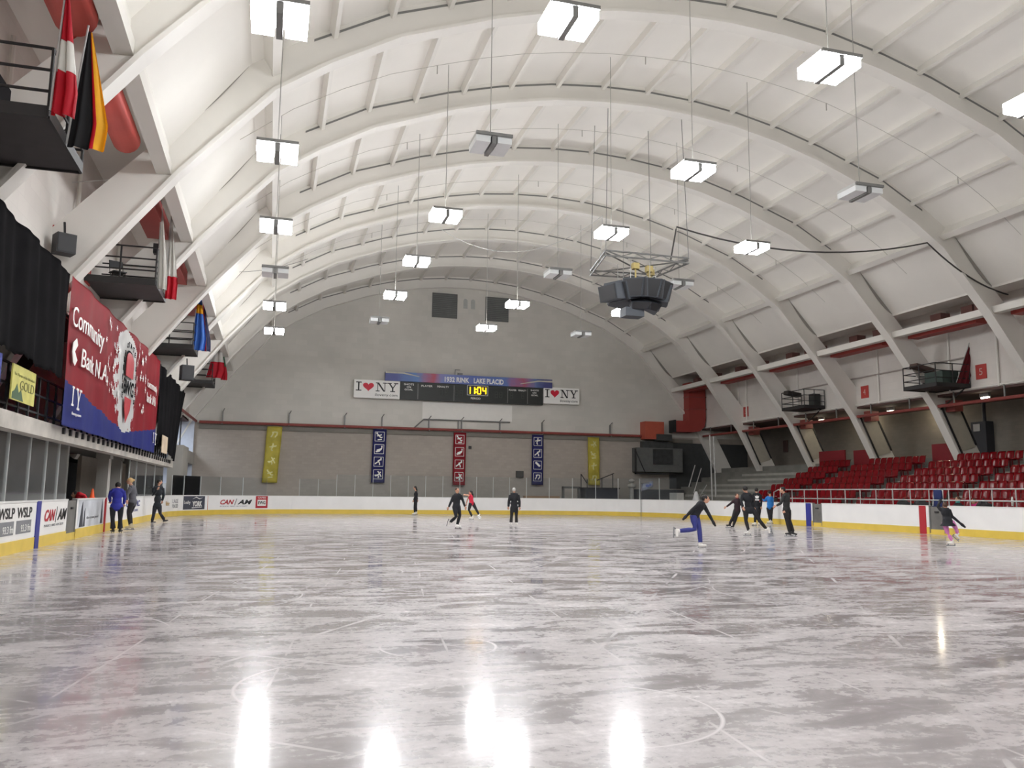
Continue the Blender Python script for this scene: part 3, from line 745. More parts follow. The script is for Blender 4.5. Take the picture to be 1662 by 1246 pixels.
# the state emblem: slab I and Y
def slab(fr, bm, ch, x, y, w_, h, z=.01, warp=None):
    s_ = h * .16; sw = h * .1
    L_ = []
    if ch == 'I':
        L_ = [[(x + w_ / 2 - s_ / 2, y), (x + w_ / 2 + s_ / 2, y), (x + w_ / 2 + s_ / 2, y + h), (x + w_ / 2 - s_ / 2, y + h)]]
        sf = [(x, y, x + w_, y + sw), (x, y + h - sw, x + w_, y + h)]
    elif ch == 'N':
        L_ = [[(x + w_ * .14, y), (x + w_ * .14 + sw * .8, y), (x + w_ * .14 + sw * .8, y + h), (x + w_ * .14, y + h)],
              [(x + w_ * .86 - sw * .8, y), (x + w_ * .86, y), (x + w_ * .86, y + h), (x + w_ * .86 - sw * .8, y + h)],
              [(x + w_ * .1, y + h), (x + w_ * .1 + s_ * 1.35, y + h), (x + w_ * .86, y), (x + w_ * .86 - s_ * 1.25, y)]]
        sf = [(x, y, x + w_ * .36, y + sw), (x, y + h - sw, x + w_ * .3, y + h), (x + w_ * .64, y + h - sw, x + w_, y + h)]
    else:
        m_ = x + w_ / 2
        L_ = [[(m_ - s_ / 2, y), (m_ + s_ / 2, y), (m_ + s_ / 2, y + h * .48), (m_ - s_ / 2, y + h * .48)],
              [(m_ - s_ / 2, y + h * .4), (m_ + s_ * .4, y + h * .46), (x + w_ * .12 + s_, y + h), (x + w_ * .1, y + h)],
              [(m_ - s_ * .2, y + h * .42), (m_ + s_ / 2, y + h * .4), (x + w_ * .88, y + h), (x + w_ * .88 - sw, y + h)]]
        sf = [(m_ - w_ * .22, y, m_ + w_ * .22, y + sw), (x, y + h - sw, x + w_ * .4, y + h), (x + w_ * .62, y + h - sw, x + w_, y + h)]
    for q in sf: L_.append([(q[0], q[1]), (q[2], q[1]), (q[2], q[3]), (q[0], q[3])])
    for k, q in enumerate(L_): fr.poly(bm, q, z + k * .0012, .008)
fB2 = Fr((BX + .07, 0, 0), (0, 1, 0))
for (y, z, sc) in ((22.75, 3.52, .82), (37.7, 3.42, .75)):
    bm = NB(); slab(fB2, bm, 'I', y, z, .28 * sc, .6 * sc); slab(fB2, bm, 'Y', y + .42 * sc, z - .06, .75 * sc, .66 * sc, .03); obj('state_emblem', bm, SIGNWHITE, bt)
# scattered snow flakes
bm = NB(); rn = random.Random(4)
for k in range(46):
    y = rn.choice((rn.uniform(26.5, 29.2), rn.uniform(32.6, 34.8))); z = rn.uniform(4.4, 6.8); r_ = rn.uniform(.06, .17)
    for a in (0, 60, 120):
        dx, dz = math.cos(R(a)) * r_, math.sin(R(a)) * r_
        q = [(y - dx - dz * .16, z - dz + dx * .16), (y + dx - dz * .16, z + dz + dx * .16), (y + dx + dz * .16, z + dz - dx * .16), (y - dx + dz * .16, z - dz - dx * .16)]
        bm.faces.new([bm.verts.new((BX + .055 + bw_(p[0], p[1]), p[0], p[1])) for p in q])
fl_ = obj('snowflake_print', bm, SIGNWHITE, bt); fl_['kind'] = 'stuff'

# ---- far left bay past the gallery: pier, opening and daylit passage
bm = NB(); bx2(bm, (-5.9, 52.2, 0), (-5.1, 55.6, 4.1)); bx2(bm, (-5.9, 55.6, 3.2), (-5.2, 61, 4.0)); struct('wall_left_pier', bm, CONCP)
bm = NB(); bx2(bm, (-9.9, 60.7, 0), (-5.3, 60.9, 6.2)); struct('wall_passage_end', bm, mat('passage_wall', (198, 204, 216), .7))
bm = NB(); bx2(bm, (-9.8, 50.5, 4.1), (-6.2, 60.8, 4.2)); struct('floor_passage', bm, CONCD)
bm = NB(); bx2(bm, (-5.75, 53.7, 4.1), (-5.68, 53.8, 6.1)); bx2(bm, (-5.75, 56.2, 4.1), (-5.68, 56.3, 6.1)); tag(obj('door_frame', bm, BLACK), 'thin dark upright frame in the bright opening at the far left', 'frame')
bm = NB(); bx2(bm, (-8.6, 59.5, 1.2), (-5.9, 60.4, 1.9)); bx2(bm, (-8.5, 59.6, 0), (-8.4, 60.3, 1.2)); bx2(bm, (-6.1, 59.6, 0), (-6.0, 60.3, 1.2))
tag(obj('equipment_rack', bm, LGREY), 'grey equipment rack in the passage at the far left corner', 'rack')
la = bpy.data.lights.new('passage_light', 'AREA'); la.energy = 180; la.size = 2.5; la.color = (.8, .88, 1)
lo = bpy.data.objects.new('passage_light', la); COL.objects.link(lo); lo.location = (-8, 57, 6.0)
la = bpy.data.lights.new('passage_light_low', 'AREA'); la.energy = 60; la.size = 1.5; la.color = (.85, .9, 1)
lo = bpy.data.objects.new('passage_light_low', la); COL.objects.link(lo); lo.location = (-8, 58, 3.1)

# ------------------------------------------------------------------ hanging lamps
def lamp_fixture(on, label, loc):
    t = thing('hanging_lamp', label, 'lamp', loc, 0, 'hanging rink lamps')
    LAMP, LAMPTOP = LAMPS[0 if loc[1] < 10 or (loc[0] < 0 and loc[1] < 30) else (2 if loc[1] > 36 and loc[0] > 0 else 1)]
    for s in (-1, 1):
        bm = NB(); bx(bm, (s * .3, 0, -.06), (.4, .86, .17)); obj('light_panel', bm, LAMP if on else LAMPOFF, t)
        bm = NB(); bx(bm, (s * .29, 0, .07), (.43, .87, .09)); obj('reflector', bm, LAMPTOP if on else LGREY, t)
    bm = NB(); bx(bm, (0, 0, -.03), (.12, .9, .3)); obj('centre_box', bm, GREY, t)
    bm = NB(); bx(bm, (0, -.46, .08), (1.02, .07, .08)); obj('cross_bar', bm, GREY, t)
    x, y, z = loc
    top = 0; 
    xr = abs(x - XC); top = interp(OUT, xr) if xr < 17 else z + 2
    bm = NB(); tube(bm, [(0, 0, .08), (0, 0, top - z - .05)], .013, 6); obj('rod', bm, mat('rod_grey', (158, 156, 150), .6), t)
    return t
rows = [(-.25, 10.05, 'leftmost'), (5.35, 11.0, 'second'), (11.55, 11.0, 'third'), (17.4, 11.0, 'rightmost')]
YS = [14.75, 21.0, 27.15, 33.1, 39.3, 45.6]
OFF = {(0, 3), (1, 1), (1, 5), (2, 3), (3, 1), (3, 3), (3, 5)}
yn = ['first', 'second', 'third', 'fourth', 'fifth', 'sixth']
for i, (x, z, rn_) in enumerate(rows):
    for j, y in enumerate(YS):
        on = (i, j) not in OFF
        lamp_fixture(on, ('bright' if on else 'unlit') + f' twin panel lamp in the {rn_} lamp row, {yn[j]} counting away from camera', (x, y, z))
    for j, y in enumerate((8.5, 2.2, -4.0)):  # unseen repeats of the lamp grid, put in to light the hall
        lamp_fixture(True, f'unseen bright twin panel lamp overhead, {rn_} row, {["just ahead of", "above", "behind"][j]} the camera', (x, y, z))
# under-gallery fluorescents on the seating side: one lit strip per soffit stretch
def strip_lamp(loc, label):
    t = thing('strip_light', label, 'lamp', loc, 0, 'strip lights under the brown soffit')
    bm = NB(); bx(bm, (0, 0, 0), (.1, .45, .05)); obj('tube', bm, mat('tube_on', (255, 244, 214), .5, var=0, emit=14), t)
    bm = NB(); bx(bm, (0, 0, .14), (.16, .55, .2)); obj('housing', bm, LGREY, t)
strip_lamp((34.6, 33.3, 6.55), 'small lit strip light under the soffit below the right platform')
strip_lamp((35.1, 40.6, 6.55), 'small lit strip light beside the middle leaning leg')
strip_lamp((35.2, 47.2, 6.55), 'small lit strip light below the left dark platform')
for (x, y) in ((37.3, 46), (37.3, 40)):
    la = bpy.data.lights.new('soffit_lamp', 'POINT'); la.energy = 22; la.shadow_soft_size = .1; la.color = (1, .88, .65)
    lo = bpy.data.objects.new('soffit_lamp', la); COL.objects.link(lo); lo.location = (x, y, 6.4)

# ------------------------------------------------------------------ far wall
fW = Fr((0, YW - .001, 0), (1, 0, 0))
# long red pipe with hangers
rp = thing('wall_pipe', 'long red pipe running across the far wall above the banners', 'pipe', (0, 0, 0))
bm = NB(); tube(bm, [(-5.0, YW - .3, 6.16), (28.5, YW - .3, 6.16)], .1, 8); obj('pipe', bm, PIPERED, rp)
for x in (-3.5, 1, 4.9, 7.6, 11.1, 13.6, 16.6, 20, 25.7):
    bm = NB(); bx2(bm, (x - .03, YW - .42, 6.05), (x + .03, YW, 6.12)); bx2(bm, (x - .03, YW - .2, 6.2), (x + .04, YW, 6.95)); tube(bm, [(x, YW - .05, 6.95), (x + .12, YW - .35, 7.15)], .03, 6); obj('hanger', bm, GREY, rp)
bm = NB(); bx2(bm, (-5, YW - .12, 5.72), (33, YW, 6.02)); struct('trim_far', bm, mat('far_trim', (124, 120, 112), .8))
# ledge pipe and pale repainted patch below the scoreboard
bm = NB(); bx2(bm, (10.6, YW - .02, 6.95), (17.6, YW, 8.2)); struct('trim_patch', bm, mat('repaint', (232, 230, 224), .7, var=.02))
bm = NB(); tube(bm, [(10.0, YW - .1, 6.25), (10.7, YW - .14, 6.9), (17.4, YW - .14, 6.9)], .055, 6); tube(bm, [(13.35, YW - .12, 6.2), (13.35, YW - .12, 6.95)], .06, 6)
tag(obj('conduit', bm, GREY), 'grey conduit on the far wall between the scoreboard and red pipe', 'pipe')
# two grey louvred vents and two small white arches near the top
for (x0, x1, lb) in ((11.15, 13.1, 'left'), (15.35, 17.2, 'right')):
    t = thing('wall_vent', f'large grey louvred vent high on the far wall, {lb} one of the pair', 'vent', (0, 0, 0), group='large vents high on the far wall')
    bm = NB(); bx2(bm, (x0, YW - .1, 14.75), (x1, YW, 16.65)); obj('frame', bm, mat('vent_grey', (104, 106, 104), .7), t)
    bm = NB()
    for k in range(12): bx(bm, ((x0 + x1) / 2, YW - .13, 14.9 + k * .145), (x1 - x0 - .1, .07, .03), rot=Matrix.Rotation(R(30), 3, 'X'))
    obj('louvre', bm, mat('vent_grey2', (122, 124, 122), .7), t)
for (x, lb) in ((13.75, 'left'), (14.35, 'right')):
    bm = NB(); fW.poly(bm, [(x - .16, 15.6)] + [(x + .16 * math.cos(PI * k / 6), 16.2 + .16 * math.sin(PI * k / 6)) for k in range(6, -1, -1)] + [(x + .16, 15.6)][:1], 0, .03)
    tag(obj('arched_vent', bm, mat('vent_light', (176, 178, 174), .7)), f'tiny pale arched vent between the big vents, {lb} one', 'vent')

# scoreboard
sb = thing('scoreboard', 'wide black scoreboard reading 11:04 on the far wall', 'scoreboard', (0, 0, 0))
SX0, SX1, SZ0, SZ1 = 8.85, 19.95, 8.3, 9.62
bm = NB(); bx2(bm, (SX0, YW - .45, SZ0), (SX1, YW - .05, SZ1)); obj('case', bm, mat('score_black', (38, 42, 40), .5, var=.06), sb)
fS = Fr((0, YW - .452, 0), (1, 0, 0))
for x in (10.15, 12.9, 17.1, 18.7):
    bm = NB(); fS.rect(bm, x - .02, SZ0 + .05, x + .02, SZ1 - .1); obj('divider', bm, GREY, sb)
for (s, x0, z0, x1, z1) in (('SHOTS', 9.1, 9.36, 9.85, 9.5), ('ON', 9.3, 9.17, 9.62, 9.3), ('GOAL', 9.15, 8.98, 9.78, 9.11), ('PLAYER', 10.4, 9.3, 11.25, 9.44), ('PENALTY', 11.6, 9.3, 12.5, 9.44),
                            ('PLAYER', 17.2, 9.3, 17.8, 9.43), ('PENALTY', 17.95, 9.3, 18.6, 9.43), ('SHOTS', 18.95, 9.36, 19.6, 9.48), ('ON', 19.1, 9.17, 19.4, 9.29), ('GOAL', 19.0, 8.98, 19.55, 9.1), ('PERIOD', 14.2, 8.52, 14.95, 8.67)):
    lettering('lettering', s, fS, x0, z0, x1, z1, SIGNWHITE, sb, .002, .01, .01)
bm = NB()
for (a, b, c, d) in ((13.9, 8.82, 15.55, 8.86), (13.9, 9.56, 15.55, 9.6), (13.9, 8.82, 13.94, 9.6), (15.51, 8.82, 15.55, 9.6)): fS.rect(bm, a, b, c, d)
obj('clock_frame', bm, LGREY, sb)
DIG = mat('digit_amber', (255, 196, 16), .4, var=0, emit=2.0)
DIM = mat('digit_off', (58, 62, 58), .6)
SEG = {'0': 'abcdef', '1': 'bc', '4': 'bcfg', '8': 'abcdefg'}
def digit(ch, x, z, w_, h, m, th):
    bm = NB()
    P_ = {'a': (0, h, w_, h), 'b': (w_, h / 2, w_, h), 'c': (w_, 0, w_, h / 2), 'd': (0, 0, w_, 0), 'e': (0, 0, 0, h / 2), 'f': (0, h / 2, 0, h), 'g': (0, h / 2, w_, h / 2)}
    for s in SEG[ch]:
        a = P_[s]; fS.line(bm, (x + a[0], z + a[1]), (x + a[2], z + a[3]), th, .004, .02)
    obj('digit', bm, m, sb)
for ch, x in (('1', 13.9), ('1', 14.25), ('0', 14.72), ('4', 15.13)): digit(ch, x, 8.95, .24, .5, DIG, .07)
bm = NB(); fS.disc(bm, 14.6, 9.08, .05, .004, .02); fS.disc(bm, 14.6, 9.3, .05, .004, .02); obj('colon', bm, DIG, sb)
for x in (13.0, 13.35, 16.1, 16.45, 11.8, 12.2, 17.3, 18.2): digit('8', x, 8.75, .2, .42, DIM, .05)
# slogan band
sbnd = thing('slogan_board', 'blue and red slogan board above the scoreboard, white curved ends', 'sign', (0, 0, 0))
bm = NB(); bx2(bm, (7.7, YW - .5, 9.66), (20.7, YW - .1, 10.3)); obj('board', bm, None, sbnd) if False else None
def band_material():
    m = bpy.data.materials.new('slogan_print'); m.use_nodes = True; nt = m.node_tree; b = nt.nodes['Principled BSDF']
    tc = nt.nodes.new('ShaderNodeTexCoord'); sp = nt.nodes.new('ShaderNodeSeparateXYZ'); nt.links.new(tc.outputs['Object'], sp.inputs[0])
    mr = nt.nodes.new('ShaderNodeMapRange'); mr.inputs['From Min'].default_value = 7.7; mr.inputs['From Max'].default_value = 20.7
    nt.links.new(sp.outputs['X'], mr.inputs['Value'])
    no = nt.nodes.new('ShaderNodeTexNoise'); no.inputs['Scale'].default_value = 1.3; nt.links.new(tc.outputs['Object'], no.inputs['Vector'])
    ad = nt.nodes.new('ShaderNodeMath'); ad.operation = 'MULTIPLY_ADD'; ad.inputs[1].default_value = .12; nt.links.new(no.outputs['Fac'], ad.inputs[0]); nt.links.new(mr.outputs[0], ad.inputs[2])
    r = nt.nodes.new('ShaderNodeValToRGB'); nt.links.new(ad.outputs[0], r.inputs[0])
    stops = [(0, (70, 74, 128)), (.12, (80, 88, 150)), (.25, (92, 130, 186)), (.33, (176, 80, 96)), (.4, (128, 140, 196)), (.55, (86, 104, 172)), (.78, (96, 120, 180)), (.86, (170, 90, 110)), (.95, (100, 120, 170)), (1, (70, 74, 128))]
    els = r.color_ramp.elements
    els[0].position = stops[0][0]; els[0].color = srgb(stops[0][1]); els[1].position = 1; els[1].color = srgb(stops[-1][1])
    for p, c in stops[1:-1]:
        e = els.new(p); e.color = srgb(c)
    nt.links.new(r.outputs[0], b.inputs['Base Color']); b.inputs['Roughness'].default_value = .45
    return m
bm = NB(); bx2(bm, (7.7, YW - .5, 9.64), (20.7, YW - .1, 10.32)); obj('board', bm, band_material(), sbnd)
fS2 = Fr((0, YW - .502, 0), (1, 0, 0))
lettering('lettering', '1932 RINK', fS2, 12.15, 9.74, 14.05, 10.14, SIGNWHITE, sbnd, .002, .01, .03)
lettering('lettering', 'LAKE PLACID', fS2, 14.4, 9.74, 16.75, 10.14, SIGNWHITE, sbnd, .002, .01, .03)
bm = NB(); fS2.poly(bm, [(7.7, 10.2), (9, 10.2), (10.2, 10.02), (10.25, 10.06), (9.1, 10.3), (7.7, 10.32)], .002)
fS2.poly(bm, [(20.7, 10.1), (19.6, 10.1), (18.1, 9.85), (18.1, 9.9), (19.5, 10.2), (20.7, 10.24)], .002); obj('swoosh_print', bm, mat('swoosh', (196, 192, 176), .5), sbnd)
bm = NB(); bx2(bm, (12.95, YW - .4, 10.32), (13.0, YW - .35, 10.75)); bx2(bm, (12.95, YW - .4, 10.7), (13.35, YW - .35, 10.75)); bx2(bm, (13.2, YW - .4, 10.32), (13.55, YW - .2, 10.5)); obj('bracket', bm, GREY, sbnd)
# the two state slogan signs
def love(x0, x1, z0, z1, lb):
    t = thing('state_sign', lb, 'sign', (0, 0, 0), group='white signs beside the scoreboard')
    bm = NB(); bx2(bm, (x0, YW - .48, z0), (x1, YW - .1, z1)); obj('board', bm, SIGNWHITE, t)
    W_ = x1 - x0; f = Fr((x0, YW - .482, z0), (1, 0, 0)); H = z1 - z0
    bm = NB(); slab(f, bm, 'I', .04 * W_, .38 * H, .12 * W_, .5 * H, .002); obj('letter', bm, SIGNBLACK, t)
    bm = NB(); slab(f, bm, 'N', .47 * W_, .38 * H, .24 * W_, .5 * H, .002); obj('letter', bm, SIGNBLACK, t)
    bm = NB(); slab(f, bm, 'Y', .72 * W_, .38 * H, .24 * W_, .5 * H, .002); obj('letter', bm, SIGNBLACK, t)
    bm = NB(); hp = []
    for k in range(28):
        a = 2 * PI * k / 28; hp.append((.31 * W_ + .0075 * W_ * 16 * math.sin(a) ** 3, .64 * H + .0165 * H * (13 * math.cos(a) - 5 * math.cos(2 * a) - 2 * math.cos(3 * a) - math.cos(4 * a))))
    f.poly(bm, hp, .002, .01); obj('heart', bm, HEART, t)
    lettering('lettering', 'iloveny.com', f, .46 * W_, .08 * H, .95 * W_, .27 * H, SIGNBLACK, t, .002, .01)
love(5.45, 8.8, 8.3, 9.62, 'white sign with black letters and red heart, left of scoreboard')
love(20.0, 22.95, 8.45, 9.72, 'white sign with black letters and red heart, right of scoreboard')

# ---- banners on the far wall, with sport pictograms
FIG = {
 'ski': ([(.15, .85, .45, .6), (.45, .6, .72, .72), (.45, .6, .6, .38), (.6, .38, .8, .42), (.2, .55, .45, .6), (.3, .15, .75, .2)], (.2, .88)),
 'luge': ([(.2, .25, .7, .42), (.7, .42, .8, .7), (.25, .38, .72, .55), (.2, .2, .6, .3), (.18, .3, .22, .2)], (.78, .8)),
 'skate': ([(.15, .3, .45, .5), (.45, .5, .7, .75), (.45, .5, .6, .4), (.6, .4, .62, .15), (.6, .68, .82, .72), (.4, .6, .6, .68), (.1, .26, .22, .3)], (.75, .86)),
 'run': ([(.12, .4, .45, .42), (.45, .42, .68, .62), (.45, .42, .6, .25), (.6, .25, .5, .12), (.45, .85, .68, .55), (.68, .55, .85, .25), (.2, .3, .45, .42)], (.74, .72)),
 'jump': ([(.15, .55, .5, .6), (.5, .6, .85, .7), (.5, .6, .35, .3), (.35, .3, .5, .15), (.4, .62, .55, .8), (.5, .6, .8, .62)], (.5, .86)),
 'sled': ([(.2, .8, .75, .3), (.3, .88, .85, .38), (.3, .65, .45, .8), (.45, .55, .6, .7), (.6, .42, .72, .55)], (.3, .82)),
 'bend': ([(.2, .2, .35, .45), (.35, .45, .45, .75), (.45, .75, .8, .72), (.8, .72, .75, .35), (.6, .2, .7, .4)], (.35, .7)),
}
def wall_banner(cx_, top, h, wd, m, figs, label, box=True, lean=0.0, wave=0.0):
    t = thing('wall_banner', label, 'banner', (0, 0, 0), group='tall narrow banners on the far wall')
    yb = YW - .32
    bm = NB(); nz, nx = 24, 8; g = []
    wv = lambda u, v: wave * (math.sin(v * 9 + u * 4) + .6 * math.sin(v * 17 - u * 7))
    P_ = lambda u, v, off=0.0: Vector((cx_ + (u - .5) * wd + lean * v + wave * .6 * math.sin(v * 7) * (u - .5), yb - off - wv(u, v), top - v * h))
    for i in range(nx + 1): g.append([bm.verts.new(P_(i / nx, j / nz)) for j in range(nz + 1)])
    for i in range(nx):
        for j in range(nz): bm.faces.new((g[i][j], g[i][j + 1], g[i + 1][j + 1], g[i + 1][j])).smooth = True
    bmesh.ops.solidify(bm, geom=bm.faces[:], thickness=.025)
    obj('cloth', bm, m, t)
    for k, nm in enumerate(figs):
        v0 = .055 + k * .235
        bm = NB(); s_ = wd * .68
        def q(a, b, wl, off=.03):
            A = Vector(a); B_ = Vector(b); d = (B_ - A); L = d.length or 1; n_ = Vector((-d.y, d.x)) / L * wl / 2
            pts = [A - n_, B_ - n_, B_ + n_, A + n_]
            V = []
            for o_ in (off, off - .012):
                V.append([bm.verts.new(P_((.5 + (p.x - .5) * .68), v0 + (1 - p.y) * s_ / h, o_)) for p in pts])
            bm.faces.new(V[0]); bm.faces.new(V[1][::-1])
            for i in range(4): bm.faces.new((V[0][i], V[1][i], V[1][(i + 1) % 4], V[0][(i + 1) % 4]))
        if box:
            for a, b in (((0, 0), (1, 0)), ((1, 0), (1, 1)), ((1, 1), (0, 1)), ((0, 1), (0, 0))): q(a, b, .045)
        segs, hd = FIG[nm]
        for s in segs: q(s[:2], s[2:], .12, .036)
        q((hd[0] - .07, hd[1]), (hd[0] + .07, hd[1]), .14, .042)
        obj('pictogram', bm, SIGNWHITE if box else mat('pale_yellow', (232, 228, 160), .6), t)
    bm = NB(); tube(bm, [(cx_ - wd / 2 - .03, yb, top + .02), (cx_ + wd / 2 + .03, yb, top + .02)], .03, 6); obj('rod', bm, GREY, t)
wall_banner(.05, 6.0, 3.95, 1.02, BANYEL, ['bend', 'jump', 'run', 'ski'], 'tall yellow banner, leftmost on the far wall', False, -.2, .035)
wall_banner(7.45, 6.05, 3.9, .98, mat('banner_navy2', (52, 54, 122), .7, var=.1), ['ski', 'luge', 'skate', 'run'], 'blue banner with white sport figures, left of the red banner', True, -.05, .006)
wall_banner(13.45, 6.0, 3.95, .95, BANRED, ['ski', 'luge', 'skate', 'run'], 'red banner with white sport figures, centre of the far wall', True, -.03, .006)
wall_banner(19.6, 6.0, 3.85, .92, mat('banner_navy2', (52, 54, 122), .7, var=.1), ['jump', 'skate', 'sled', 'bend'], 'blue banner with white sport figures, right of the red banner', True, -.02, .006)
wall_banner(24.2, 5.95, 3.75, .98, BANYEL, ['run', 'ski', 'jump', 'bend'], 'tall yellow banner, rightmost on the far wall', False, .05, .03)
bm = NB(); bx2(bm, (17.95, YW - .25, 2.7), (18.5, YW, 3.2)); tag(obj('junction_box', bm, mat('jbox', (70, 70, 68), .6)), 'small dark box on the far wall left of the right blue banner', 'box')
bm = NB(); bx2(bm, (14.2, YW - .15, 4.8), (14.4, YW, 5.0)); tag(obj('wall_speaker', bm, BLACK), 'tiny black box on the far wall right of the red banner', 'box')

# ---- stage, pedestal, frame, flag behind the far right glass
st = thing('stage_platform', 'dark platform with railings in front of the right yellow banner', 'platform', (0, 0, 0))
bm = NB(); bx2(bm, (23.0, 59.2, 0), (25.7, 60.6, 1.95)); obj('deck', bm, mat('stage_dark', (48, 50, 58), .7, var=.15), st)
bm = NB(); bx2(bm, (22.95, 59.12, 1.9), (25.75, 60.6, 2.0)); obj('nosing', bm, BLACK, st)
for (a, b) in (((22.6, 59.2, 1.9), (22.6, 59.2, 3.0)), ((22.6, 59.2, 3.0), (23.1, 59.2, 2.3)), ((23.1, 59.2, 1.9), (23.1, 59.2, 2.6)), ((24.3, 59.2, 1.95), (24.3, 59.2, 2.7)), ((23.9, 59.2, 2.55), (25.3, 59.2, 3.1)), ((25.2, 59.2, 1.95), (25.2, 59.2, 3.1))):
    bm = NB(); tube(bm, [a, b], .035, 6); obj('rail', bm, BLACK, st)
fr_ = thing('empty_frame', 'grey box frame behind the far boards, left of the dark platform', 'frame', (0, 0, 0))
for (a, b) in (((20.9, 58.6, 0), (21.05, 58.8, 2.05)), ((22.15, 58.6, 0), (22.3, 58.8, 2.05)), ((20.9, 58.6, 1.9), (22.3, 58.8, 2.05))):
    bm = NB(); bx2(bm, a, b); obj('frame_bar', bm, mat('frame_grey', (98, 96, 92), .6), fr_)
bm = NB(); bx2(bm, (17.9, 58.4, 0), (20.6, 58.9, 1.32)); tag(obj('low_crate', bm, mat('crate_tan', (168, 136, 108), .7)), 'low tan crate behind the far boards below the right blue banner', 'crate')
pd = thing('pedestal', 'pale stone column with an urn behind the far glass', 'column', (26.55, 58.7, 0))
bm = NB(); tube(bm, [(0, 0, 0), (0, 0, .1), (0, 0, .12), (0, 0, 2.0)], [.3, .3, .2, .17], 14); obj('shaft', bm, CONCP, pd)
bm = NB(); tube(bm, [(0, 0, 2.0), (0, 0, 2.1), (0, 0, 2.12), (0, 0, 2.3)], [.2, .34, .34, .3], 14); obj('capital', bm, CONCP, pd)
bm = NB(); tube(bm, [(0, 0, 2.3), (0, 0, 2.36), (0, 0, 2.5), (0, 0, 2.62), (0, 0, 2.7)], [.1, .09, .26, .2, .04], 14); obj('urn', bm, CONCP, pd)
fg = thing('marker_flag', 'small white flag with blue print on a pole at the far right boards', 'flag', (24.75, 53.2, 0))
bm = NB(); tube(bm, [(0, 0, 0), (0, 0, 2.4)], .022, 6); obj('pole', bm, GREY, fg)
bm = NB(); g = []
for i in range(9):
    u = i / 8; g.append([bm.verts.new((.02 + u * .95, .06 * math.sin(u * 9), 1.72 + u * .32 + v * (.5 - u * .08))) for v in (0, .5, 1)])
for i in range(8):
    for j in range(2): bm.faces.new((g[i][j], g[i + 1][j], g[i + 1][j + 1], g[i][j + 1])).smooth = True
bmesh.ops.solidify(bm, geom=bm.faces[:], thickness=.012); obj('cloth', bm, mat('flag_pale', (228, 232, 246), .6, var=.05), fg)
bm = NB(); ell(bm, (.48, -.08, 2.12), (.16, .02, .1)); ell(bm, (.72, -.02, 2.2), (.1, .02, .09)); obj('print', bm, mat('flag_print', (110, 126, 190), .6), fg)

# ---- red ductwork in the far right corner
d1 = thing('red_duct', 'big red duct dropping down the far right corner and bending left', 'duct', (0, 0, 0))
bm = NB(); bx2(bm, (32.2, 59.9, 7.6), (33.7, 60.95, 10.6)); bx2(bm, (30.95, 59.9, 6.55), (32.6, 60.95, 7.45))
prism(bm, [(32.2, 7.6), (33.7, 7.6), (33.55, 7.0), (33.15, 6.65), (32.6, 6.55), (32.2, 6.55)], Vector((0, 59.9, 0)), Vector((1, 0, 0)), Vector((0, 0, 1)), Vector((0, 1, 0)), 1.05); obj('duct_body', bm, DUCTRED, d1)
bm = NB()
for z in (8.4, 9.4): bx2(bm, (32.15, 59.85, z), (33.75, 60.95, z + .05))
obj('joint', bm, PIPERED, d1)
bm = NB(); bx2(bm, (30.9, 59.85, 6.5), (31.0, 60.95, 7.5)); obj('outlet', bm, BLACK, d1)
d2 = thing('red_duct_box', 'square orange red duct box on the far wall above the pipe', 'duct', (0, 0, 0))
bm = NB(); bx2(bm, (28.35, 60.0, 5.9), (30.0, 60.95, 7.3)); obj('duct_body', bm, mat('duct_orange', (176, 84, 64), .6), d2)
bm = NB(); bx2(bm, (29.3, 59.8, 5.8), (30.6, 60.4, 6.3)); obj('fan_unit', bm, mat('fan_dark', (60, 62, 62), .7), d2)
# dark raised control booth under them
cb = thing('control_booth', 'dark raised booth with a black screen in the far right corner', 'booth', (0, 0, 0))
bm = NB(); bx2(bm, (27.6, 60.0, 3.3), (31.6, 60.9, 5.2)); obj('body', bm, mat('booth_grey', (98, 100, 98), .8, var=.1), cb)
bm = NB(); bx2(bm, (29.0, 59.93, 3.9), (30.7, 60.0, 5.1)); obj('screen', bm, mat('screen_dark', (52, 54, 56), .4, var=.3), cb)
for a in (((27.4, 59.9, 3.1), (27.5, 60.0, 5.1)), ((27.4, 59.9, 3.1), (31.0, 60.0, 3.22))):
    bm = NB(); bx2(bm, *a); obj('frame_bar', bm, BLACK, cb)
bm = NB(); tube(bm, [(27.45, 59.95, 5.0), (28.3, 59.95, 3.2)], .04, 6); obj('brace', bm, BLACK, cb)
bm = NB(); bx2(bm, (28.3, 60.45, 5.2), (31.0, 60.9, 5.75)); tag(obj('air_handler', bm, mat('handler', (70, 72, 72), .7, var=.2)), 'dark air handling unit on top of the raised booth', 'machine')

